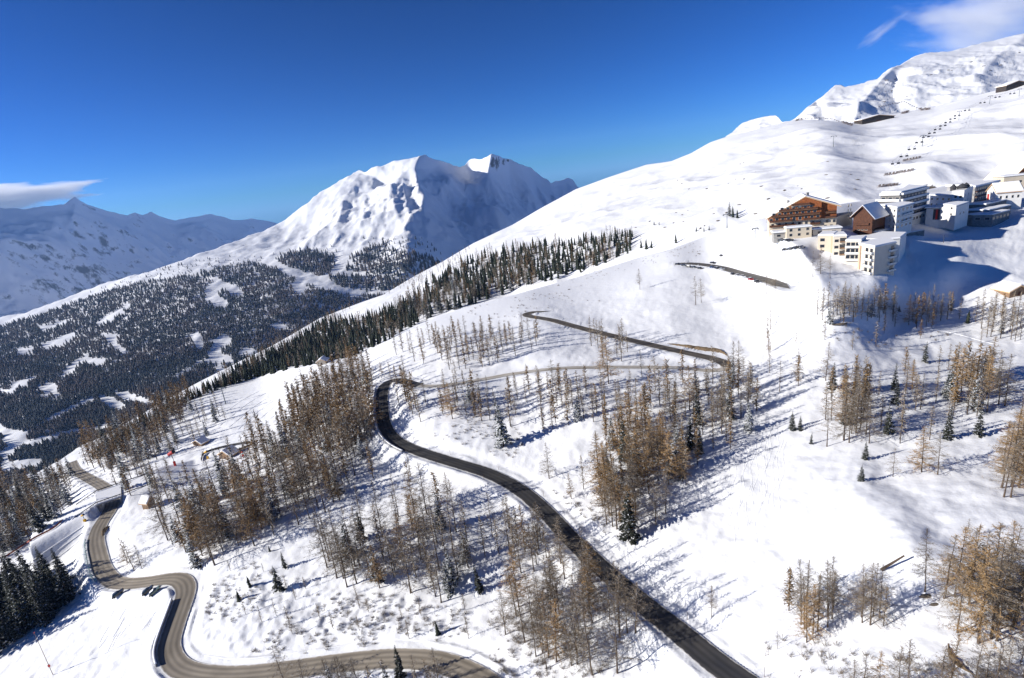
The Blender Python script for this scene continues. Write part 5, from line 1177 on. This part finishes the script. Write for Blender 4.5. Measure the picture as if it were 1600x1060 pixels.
# rocks poking out of the ski slope
def rockmesh(seed):
    rs = np.random.RandomState(seed); import bmesh as bm_
    m = bm_.new(); bm_.ops.create_icosphere(m, subdivisions=3, radius=1)
    off = rs.uniform(0, 50)
    for v in m.verts: v.co *= 1 + .55 * float(fbm(np.array(v.co.x * 1.7 + off), np.array(v.co.y * 1.7 + v.co.z * 2.3), 3, 2)); v.co.z *= .55; v.co.x *= 1.3
    me = bpy.data.meshes.new('rock'); m.to_mesh(me); m.free(); me.materials.append(MATS['rock_stone']); return me
mat('rock_stone', (0.14, 0.115, 0.09), .95, .35, .6)
RK = [rockmesh(i) for i in range(4)]
def rocks(poly, n, s0, s1, grp, lab):
    got = []
    xs = [p[0] for p in poly]; ys = [p[1] for p in poly]; k = 0
    while k < n:
        u, v = R.uniform(min(xs), max(xs)), R.uniform(min(ys), max(ys))
        if not inpoly(poly, u, v): continue
        p = hit(u, v); k += 1
        if p is None: continue
        o = link('rock', RK[k % 4]); o.location = p; s = R.uniform(s0, s1); o.scale = (s * 1.5, s, s); o.rotation_euler = (0, 0, R.uniform(0, 6.28)); tag(o, lab, 'rock', grp); got.append((u, o))
    got.sort(key=lambda t: t[0]); order_labels([o for u, o in got], lab)
rocks([(1000, 290), (1200, 240), (1330, 240), (1350, 300), (1180, 335), (1040, 345)], 34, .5, 1.4, 'rocks on the middle of the ski slope', 'small dark rock on the ski slope left of the village')
rocks([(1350, 130), (1600, 80), (1600, 120), (1380, 160)], 18, 2, 6, 'rocks on the summit flank', 'dark rock on the snowy summit flank at the right')
rocks([(900, 370), (1060, 330), (1160, 320), (1100, 365), (960, 385)], 22, .5, 1.3, 'rocks above the conifer flank', 'small dark rock above the conifers on the slope')
rocks([(820, 430), (1050, 395), (1180, 385), (1060, 405), (860, 470)], 16, .3, .8, 'stones on the white shoulder', 'small stone on the white shoulder above the road')
for (u, v, s, lab) in ((1450, 932, .5, 'dark rock at the foot of the bent larch'), (1312, 507, 1.0, 'long dark rock edge under the larches below the apartments'), (1462, 945, .35, 'small stone beside the rock under the bent larch')):
    p = hit(u, v); o = link('rock', RK[1]); o.location = p; o.scale = (s * 2.2, s, s * .7); tag(o, lab, 'rock')

# ------------------------------------------------------------------ cars
PAINT = {n: mat('paint_' + n, c, .3, spec=.5) for n, c in {'black': (.012, .012, .014), 'grey': (.10, .11, .12), 'silver': (.42, .43, .45), 'red': (.35, .01, .015), 'white': (.75, .75, .75), 'green': (.08, .11, .08), 'blue': (.03, .06, .15)}.items()}
m_tyre = mat('tyre', (.015, .015, .015), .9)
CM = {}
def car(u, v, du, dv, colr, lab, grp=None, snow=False, scl=1.0):
    p = hit(u, v); q = hit(u + du * 3, v + dv * 3)
    if p is None or q is None: return
    t = q - p; a = math.atan2(t[1], t[0]); o = thing('parked_car', p, lab, 'car', grp); o.rotation_euler = (0, -math.atan2(t[2], np.hypot(t[0], t[1])), a); o.scale = (scl,) * 3
    if 'body' not in CM:
        mb = MB(); pr = [(-2.15, .35), (-2.2, .75), (-1.9, .95), (.75, 1.0), (2.0, .85), (2.15, .6), (2.15, .35)]
        n = len(pr)
        for s in (1, -1): mb.poly([(x, s * .88, z) for x, z in (pr if s == -1 else pr[::-1])])
        for i in range(n): (x1, z1), (x2, z2) = pr[i], pr[(i + 1) % n]; mb.poly([(x1, .88, z1), (x2, .88, z2), (x2, -.88, z2), (x1, -.88, z1)])
        CM['body'] = mb
        mb = MB(); mb.hexa([(-1.95, -.82, .96), (.95, -.82, .98), (.95, .82, .98), (-1.95, .82, .96)], [(-1.55, -.66, 1.45), (.15, -.66, 1.48), (.15, .66, 1.48), (-1.55, .66, 1.45)]); CM['cabin'] = mb
        mb = MB(); mb.box(-1.5, .1, -.64, .64, 1.485, 1.53 ); CM['roof'] = mb
        mb = MB(); mb.tube((0, -.12, 0), (0, .12, 0), .33, .33, 14); CM['wheel'] = mb
        mb = MB(); mb.box(2.1, 2.19, -.2, .2, .6, .75); CM['lamp'] = mb
    CM['body'].build('body', PAINT[colr], o); CM['cabin'].build('windows', m_glass, o)
    CM['roof'].build('roof', m_snow if snow else PAINT[colr], o)
    for x in (-1.35, 1.35):
        for y in (-.8, .8): CM['wheel'].build('wheel', m_tyre, o, (x, y, .33))
    for y in (-.6, .6): CM['lamp'].build('headlight', m_frame, o, (0, y, 0))
car(233, 924, .75, -.65, 'black', 'black car parked on the snowy lay-by, left of a close pair'); car(244, 925, .75, -.65, 'green', 'grey-green car with white stripes of snow, right of a close pair', None, True)
car(186, 929, .8, -.6, 'black', 'dark car in tree shadow beside the sandy bend')
car(598, 655, .05, 1, 'black', 'black car driving on the dark S-bend road')
pc = ['black', 'grey', 'black', 'grey', 'black', 'blue', 'black', 'silver', 'black', 'black']
for i, (u, v) in enumerate([(1059, 414), (1069, 416), (1077, 418), (1085, 419), (1094, 420.5), (1113, 419), (1121, 420.5), (1128, 422), (1114, 412), (1127, 401)]):
    car(u, v, .95, .1, pc[i], ['black car at the far left end of the parking row', 'grey car second from left in the parking row', 'black car third from left in the parking row', 'grey car fourth from left in the parking row', 'black car at the end of the left parking row', 'dark blue car behind the right parking row', 'black car in the middle of the right parking row', 'silver car at the right end of the parking row', 'black car at the upper edge of the parking area', 'black car alone up on the track above the parking'][i], 'cars parked along the road below the village', i % 2 == 0)
for i, (u, v, c) in enumerate([(1145, 430, 'black'), (1153, 432, 'silver'), (1161, 434, 'white'), (1173, 438, 'red'), (1183, 442, 'black')]):
    car(u, v, .95, .25, c, ['black car where the parking road narrows', 'silver car on the near side of the parking road', 'white car left of the red car', 'red car on the near side of the parking road', 'dark car right of the red car'][i], 'cars parked along the road below the village', i % 2 == 1)
for i, (u, v) in enumerate([(1227, 392), (1235, 391), (1244, 389), (1252, 388)]):
    car(u, v, 1, -.15, ['black', 'grey', 'black', 'silver'][i], '%s car of the short row left of the cream apartment block' % ['leftmost', 'second', 'third', 'rightmost'][i], 'cars left of the cream apartment block', True)
for i, (u, v) in enumerate([(1212, 378), (1221, 377), (1233, 377)]):
    car(u, v, 1, -.15, 'grey', '%s snowed-in car below the timber chalet terrace' % ['left', 'middle', 'right'][i], 'snowed-in cars below the timber chalet', True)

# ------------------------------------------------------------------ snow guns, poles, nets
m_yel = mat('yellow_paint', (.75, .42, .02), .5); m_redp = mat('red_paint', (.5, .03, .02), .5)
def gun(u, v, hpx, m, lab, fan=True):
    p = hit(u, v); h = height_for(p, hpx); o = thing('snow_cannon', p, lab, 'snow cannon')
    mb = MB(); mb.tube((0, 0, -.5), (0, 0, h * .7), .18, .14, 8); mb.build('post', m_steel, o)
    mb = MB(); r = max(.45, min(1.1, h * .12)); mb.tube((-r * 1.6, 0, h * .78), (r * 1.3, -.3, h * .95), r * .8, r, 12); mb.build('barrel', m, o)
    mb = MB(); mb.tube((r * 1.31, -.3, h * .95), (r * 1.5, -.34, h * .97), r * .9, r * .9, 12); mb.build('nozzle_ring', m_roofd, o)
    mb = MB(); mb.box(-.5, .5, -.4, .4, 0, h * .3); mb.build('base_box', m, o)
gun(133, 815, 12, m_yel, 'yellow snow cannon on the piste beside the underpass'); gun(325, 717, 13, m_yel, 'yellow snow cannon left of the brown snowy hut'); gun(380, 713, 8, m_redp, 'red snow cannon right of the brown snowy hut'); gun(274, 728, 24, m_redp, 'red-headed snow cannon on a tall mast at the piste edge')
def pole(u, v, hpx, r, m, lab, name='snow_lance', head=True):
    p = hit(u, v); h = height_for(p, hpx); o = thing(name, p, lab, name.replace('_', ' '))
    mb = MB(); mb.tube((0, 0, -.5), (0, 0, h), r, r * .6, 6); mb.build('pole', m, o)
    if head: mb = MB(); mb.tube((-.1, 0, h), (.6, -.2, h + .6), .12, .05, 6); mb.box(-.25, .25, -.2, .2, h * .2, h * .2 + .8); mb.build('head', m_redp, o)
pole(83, 1055, 72, .09, m_brown, 'tall thin leaning snow lance on the white field at lower left'); pole(1474, 380, 13, .14, m_roofd, 'dark lamp post alone in the shaded hollow', 'lamp_post', False)
pole(262, 752, 30, .08, m_steel, 'thin marker mast near the red-headed snow cannon', 'marker_mast', False)
def net(pts, hm_, m, lab, name='safety_net'):
    q = cr_spline(pts, 6); P = [hit(u, v) for u, v in q]; P = [p for p in P if p is not None]; c = P[0]
    o = thing(name, c, lab, name.replace('_', ' ')); mb = MB()
    for a, e in zip(P[:-1], P[1:]):
        a = a - c; e = e - c; n = np.array([e[1] - a[1], a[0] - e[0], 0]); n = n / (np.linalg.norm(n) + 1e-9) * .04
        mb.hexa([a + (0, 0, .25) - n, e + (0, 0, .25) - n, e + (0, 0, .25) + n, a + (0, 0, .25) + n], [a + (0, 0, hm_) - n, e + (0, 0, hm_) - n, e + (0, 0, hm_) + n, a + (0, 0, hm_) + n])
    mb.build('netting', m, o); mb = MB()
    for p in P[::2]: a = p - c; mb.tube(a - (0, 0, .5), a + (0, 0, hm_ + .2), .06, .05, 5)
    x = mb.build('stake', m_brown, o); x['kind'] = 'stuff'
net([(8, 872), (30, 858), (55, 842), (82, 828), (98, 815)], 1.1, mat('red_net', (.26, .06, .03), .8), 'red safety net along the left edge of the piste')
net([(315, 722), (318, 712), (330, 706), (352, 700), (372, 696), (392, 693)], 1.6, m_roofd, 'dark fence around the lift terrace behind the brown snowy hut', 'terrace_fence')
net([(372, 705), (392, 697), (404, 690)], 1.4, m_brown, 'short wooden rack right of the brown snowy hut', 'ski_rack')

# ------------------------------------------------------------------ underpass: the piste crosses the sandy road on a bridge
up_, vp_ = px(lo_); ib = int(np.argmin(np.hypot(up_ - 175, vp_ - 787))); c0, tt, nn = BRIDGE
b = B('piste_bridge', 'snow-covered piste bridge with dark road opening beneath at lower left', 'bridge', c0)
def W(a, n_, z): return c0 + tt * a + nn * n_ + np.array([0, 0, z])
def hx(a0, a1, n0, n1, z00, z01, z10, z11, mb, mi=0):
    """z00/z01 bottom/top at n0, z10/z11 bottom/top at n1"""
    mb.hexa([W(a0, n0, z00), W(a1, n0, z00), W(a1, n1, z10), W(a0, n1, z10)], [W(a0, n0, z01), W(a1, n0, z01), W(a1, n1, z11), W(a0, n1, z11)], mi)
mb = MB(); hx(-8, 8, -5.2, -4.6, -1, 4.8, -1, 4.8, mb); hx(-8, 8, 4.6, 5.2, -1, 4.8, -1, 4.8, mb); b.mk(mb, 'side_wall', m_concd)
mb = MB(); hx(-8.2, 8.2, -5.4, 5.4, 4.803, 5.5, 4.803, 5.5, mb); b.mk(mb, 'deck', m_conc)
mb = MB(); hx(-8.1, 8.1, -5.3, 5.3, 5.503, 6.0, 5.503, 6.1, mb); b.mk(mb, 'snow_deck', m_snow)
mb = MB()
for s in (8.0, -8.0):
    for k in range(-9, 14): q = W(s, k * 1.6, 0); z = c0[2] + (5.9 if k > -4 else 5.9 - (-3 - k) * .62); mb.box(q[0] - .06, q[0] + .06, q[1] - .06, q[1] + .06, z - .3, z + 1.1)
    hx(s - .05, s + .05, -5, 21, 6.5, 6.95, 6.5, 6.95, mb); hx(s - .05, s + .05, -15, -5.05, 2.8, 3.2, 6.5, 6.95, mb)
b.mk(mb, 'railing', m_roofd)
# brown earth banks
def bank(pts, wd, hgt, lab):
    q = cr_spline(pts, 6); P = np.array([hit(u, v) for u, v in q]); c = P[0]; n = len(P); V = []; F = []
    t = np.gradient(P[:, :2], axis=0); t /= np.linalg.norm(t, axis=1)[:, None] + 1e-9; nr = np.c_[t[:, 1], -t[:, 0]]
    for i in range(n):
        e = math.sin(math.pi * (i + .5) / n)
        for s, z in ((-1, -.4), (-.5, .6), (0, 1), (.5, .55), (1, -.4)):
            V.append((*(P[i, :2] + nr[i] * s * wd * e * R.uniform(.8, 1.2) - c[:2]), P[i, 2] + z * hgt * e * R.uniform(.7, 1.2) - c[2]))
    for i in range(n - 1):
        for k in range(4): F.append((i * 5 + k, i * 5 + k + 1, i * 5 + k + 6, i * 5 + k + 5))
    o = link('earth_bank', mesh_np('earth_bank', V, np.array(F), False, [mat('earth', (.16, .115, .07), .95, .4, 1.2)]), None, c); tag(o, lab, 'earth bank')
bank([(1042, 537), (1070, 541), (1100, 546), (1125, 549), (1138, 557)], 1.9, 1.2, 'bare brown earth bank above the hairpin of the upper road')
bank([(1481, 1005), (1487, 1025), (1500, 1040), (1524, 1056)], .5, .5, 'curved brown earth edge left of the tall sunlit larches')
bank([(160, 840), (163, 830), (172, 822)], 1.2, 1.4, 'small brown earth bank beside the sandy road below the bridge')
p1_, p2_ = hit(1376, 894), hit(1412, 880)
mb = MB(); mb.tube((0, 0, .5), tuple(p2_ - p1_ + (0, 0, 1.8)), .3, .16, 8); tag(mb.build('fallen_trunk', m_bark, None, p1_), 'fallen larch trunk leaning across the hollow at lower right', 'fallen trunk')
# ------------------------------------------------------------------ clouds beyond the mountains
def cloud(name, c, sx, sy, sz, dens, ns, thr, lab, det=6, ax=None):
    mb = MB(); mb.box(-1, 1, -1, 1, -1, 1); o = mb.build(name, []); o.location = c; o.scale = (sx, sy, sz)
    if ax is not None: o.rotation_euler = ax
    m = bpy.data.materials.new(name); m.use_nodes = True; nt = m.node_tree; Lk = nt.links.new; nt.nodes.remove(nt.nodes['Principled BSDF'])
    pv = nt.nodes.new('ShaderNodeVolumePrincipled'); pv.inputs['Color'].default_value = (1, 1, 1, 1); pv.inputs['Anisotropy'].default_value = 0.1
    tc = nt.nodes.new('ShaderNodeTexCoord'); mp = nt.nodes.new('ShaderNodeMapping'); Lk(tc.outputs['Object'], mp.inputs[0]); mp.inputs['Scale'].default_value = ns
    n = nt.nodes.new('ShaderNodeTexNoise'); n.inputs['Scale'].default_value = 1; n.inputs['Detail'].default_value = det; n.inputs['Roughness'].default_value = .6; Lk(mp.outputs[0], n.inputs['Vector'])
    vl = nt.nodes.new('ShaderNodeVectorMath'); vl.operation = 'LENGTH'; Lk(tc.outputs['Object'], vl.inputs[0])
    s = nt.nodes.new('ShaderNodeMath'); s.operation = 'MULTIPLY_ADD'; s.inputs[1].default_value = -thr[1]; Lk(vl.outputs['Value'], s.inputs[0]); s.inputs[2].default_value = thr[0]
    a = nt.nodes.new('ShaderNodeMath'); a.operation = 'ADD'; Lk(n.outputs[0], a.inputs[0]); Lk(s.outputs[0], a.inputs[1])
    mr = nt.nodes.new('ShaderNodeMapRange'); mr.inputs[1].default_value = .5; mr.inputs[2].default_value = thr[2]; mr.inputs[4].default_value = dens; Lk(a.outputs[0], mr.inputs[0])
    Lk(mr.outputs[0], pv.inputs['Density']); pv.inputs['Emission Strength'].default_value = 0; Lk(pv.outputs[0], nt.nodes['Material Output'].inputs['Volume']); o.data.materials.append(m); tag(o, lab, 'cloud'); return o
cloud('cloud', at(-50, 316, 20000), 4700, 1800, 560, .005, (2.2, 1, 1.6), (.50, .56, .85), 'white cloud bank lying over the far range at left')
cloud('cloud', at(1560, 22, 6500), 1500, 900, 620, .0024, (1.9, 1.9, 3.2), (.34, .46, .85), 'thin veil of cloud over the summit at upper right', det=9, ax=(0, .1, .3))
cloud('cloud', at(1375, 50, 6500), 330, 200, 90, .0024, (1.6, 1.3, 1.8), (.34, .42, .85), 'narrow cloud wisp left of the summit veil', det=8, ax=(0, -.5, 0))

# ski and foot tracks pressed into the snow: low snow ridges that catch the light
def tracks():
    mb = MB()
    def line(pts, w_=.22, hh=.13, bvs=(bvA,)):
        q = cr_spline(pts, 8); P = [hit(u, v, bvs) for u, v in q]; P = [p for p in P if p is not None]
        for a, e in zip(P[:-1], P[1:]):
            t = e - a; n = np.array([t[1], -t[0], 0]); n = n / (np.linalg.norm(n) + 1e-9) * w_
            mb.poly([a - n - (0, 0, .05), e - n - (0, 0, .05), e + (0, 0, hh), a + (0, 0, hh)]); mb.poly([a + (0, 0, hh), e + (0, 0, hh), e + n - (0, 0, .05), a + n - (0, 0, .05)])
    for k in range(15):
        u = 1135 + k * 5.5 + R.uniform(-2, 2); v0 = R.uniform(640, 720); v1 = R.uniform(770, 860)
        line([(u + (v1 - v) * .12 + 3 * math.sin(v / 9 + k), v) for v in np.arange(v0, v1, 9)], .14, .06)
    for k in range(16):
        u, v = R.uniform(150, 250), R.uniform(925, 1000); line([(u, v), (u - 6, v + 9), (u - 14, v + 19 + R.uniform(0, 8))], .14, .08)
    for k in range(6):
        line([(430 + k * 12, 600 + k * 2), (380 + k * 12, 625 + k * 3), (330 + k * 14, 662 + k * 3)], .4, .15)
    line([(700, 1010), (660, 1002), (600, 1000), (480, 1018), (380, 1030), (320, 1025)], .3, .18)
    for k in range(5): line([(20 + k * 12, 900 + k * 3), (70 + k * 12, 862 + k * 3), (130 + k * 10, 822 + k * 2)], .3, .13)
    line([(1290, 596), (1350, 585), (1430, 592), (1500, 588)], .3, .15); line([(1240, 520), (1330, 528), (1450, 515), (1560, 540)], .3, .15)
    line([(620, 700), (700, 660), (800, 690), (900, 668)], .2, .12)
    tag(mb.build('ski_tracks', m_snow), kind='structure')
tracks()
# ------------------------------------------------------------------ air
hz = MB(); hz.box(-15000, 12000, -900, 17000, -1390, 950)
ho = hz.build('haze', []); ho['kind'] = 'stuff'
hm = bpy.data.materials.new('haze'); hm.use_nodes = True; nt = hm.node_tree
nt.nodes.remove(nt.nodes['Principled BSDF']); pv = nt.nodes.new('ShaderNodeVolumePrincipled')
pv.inputs['Color'].default_value = (0.36, 0.60, 1.0, 1); pv.inputs['Density'].default_value = 0.000020; pv.inputs['Anisotropy'].default_value = 0.2
nt.links.new(pv.outputs[0], nt.nodes['Material Output'].inputs['Volume']); ho.data.materials.append(hm)
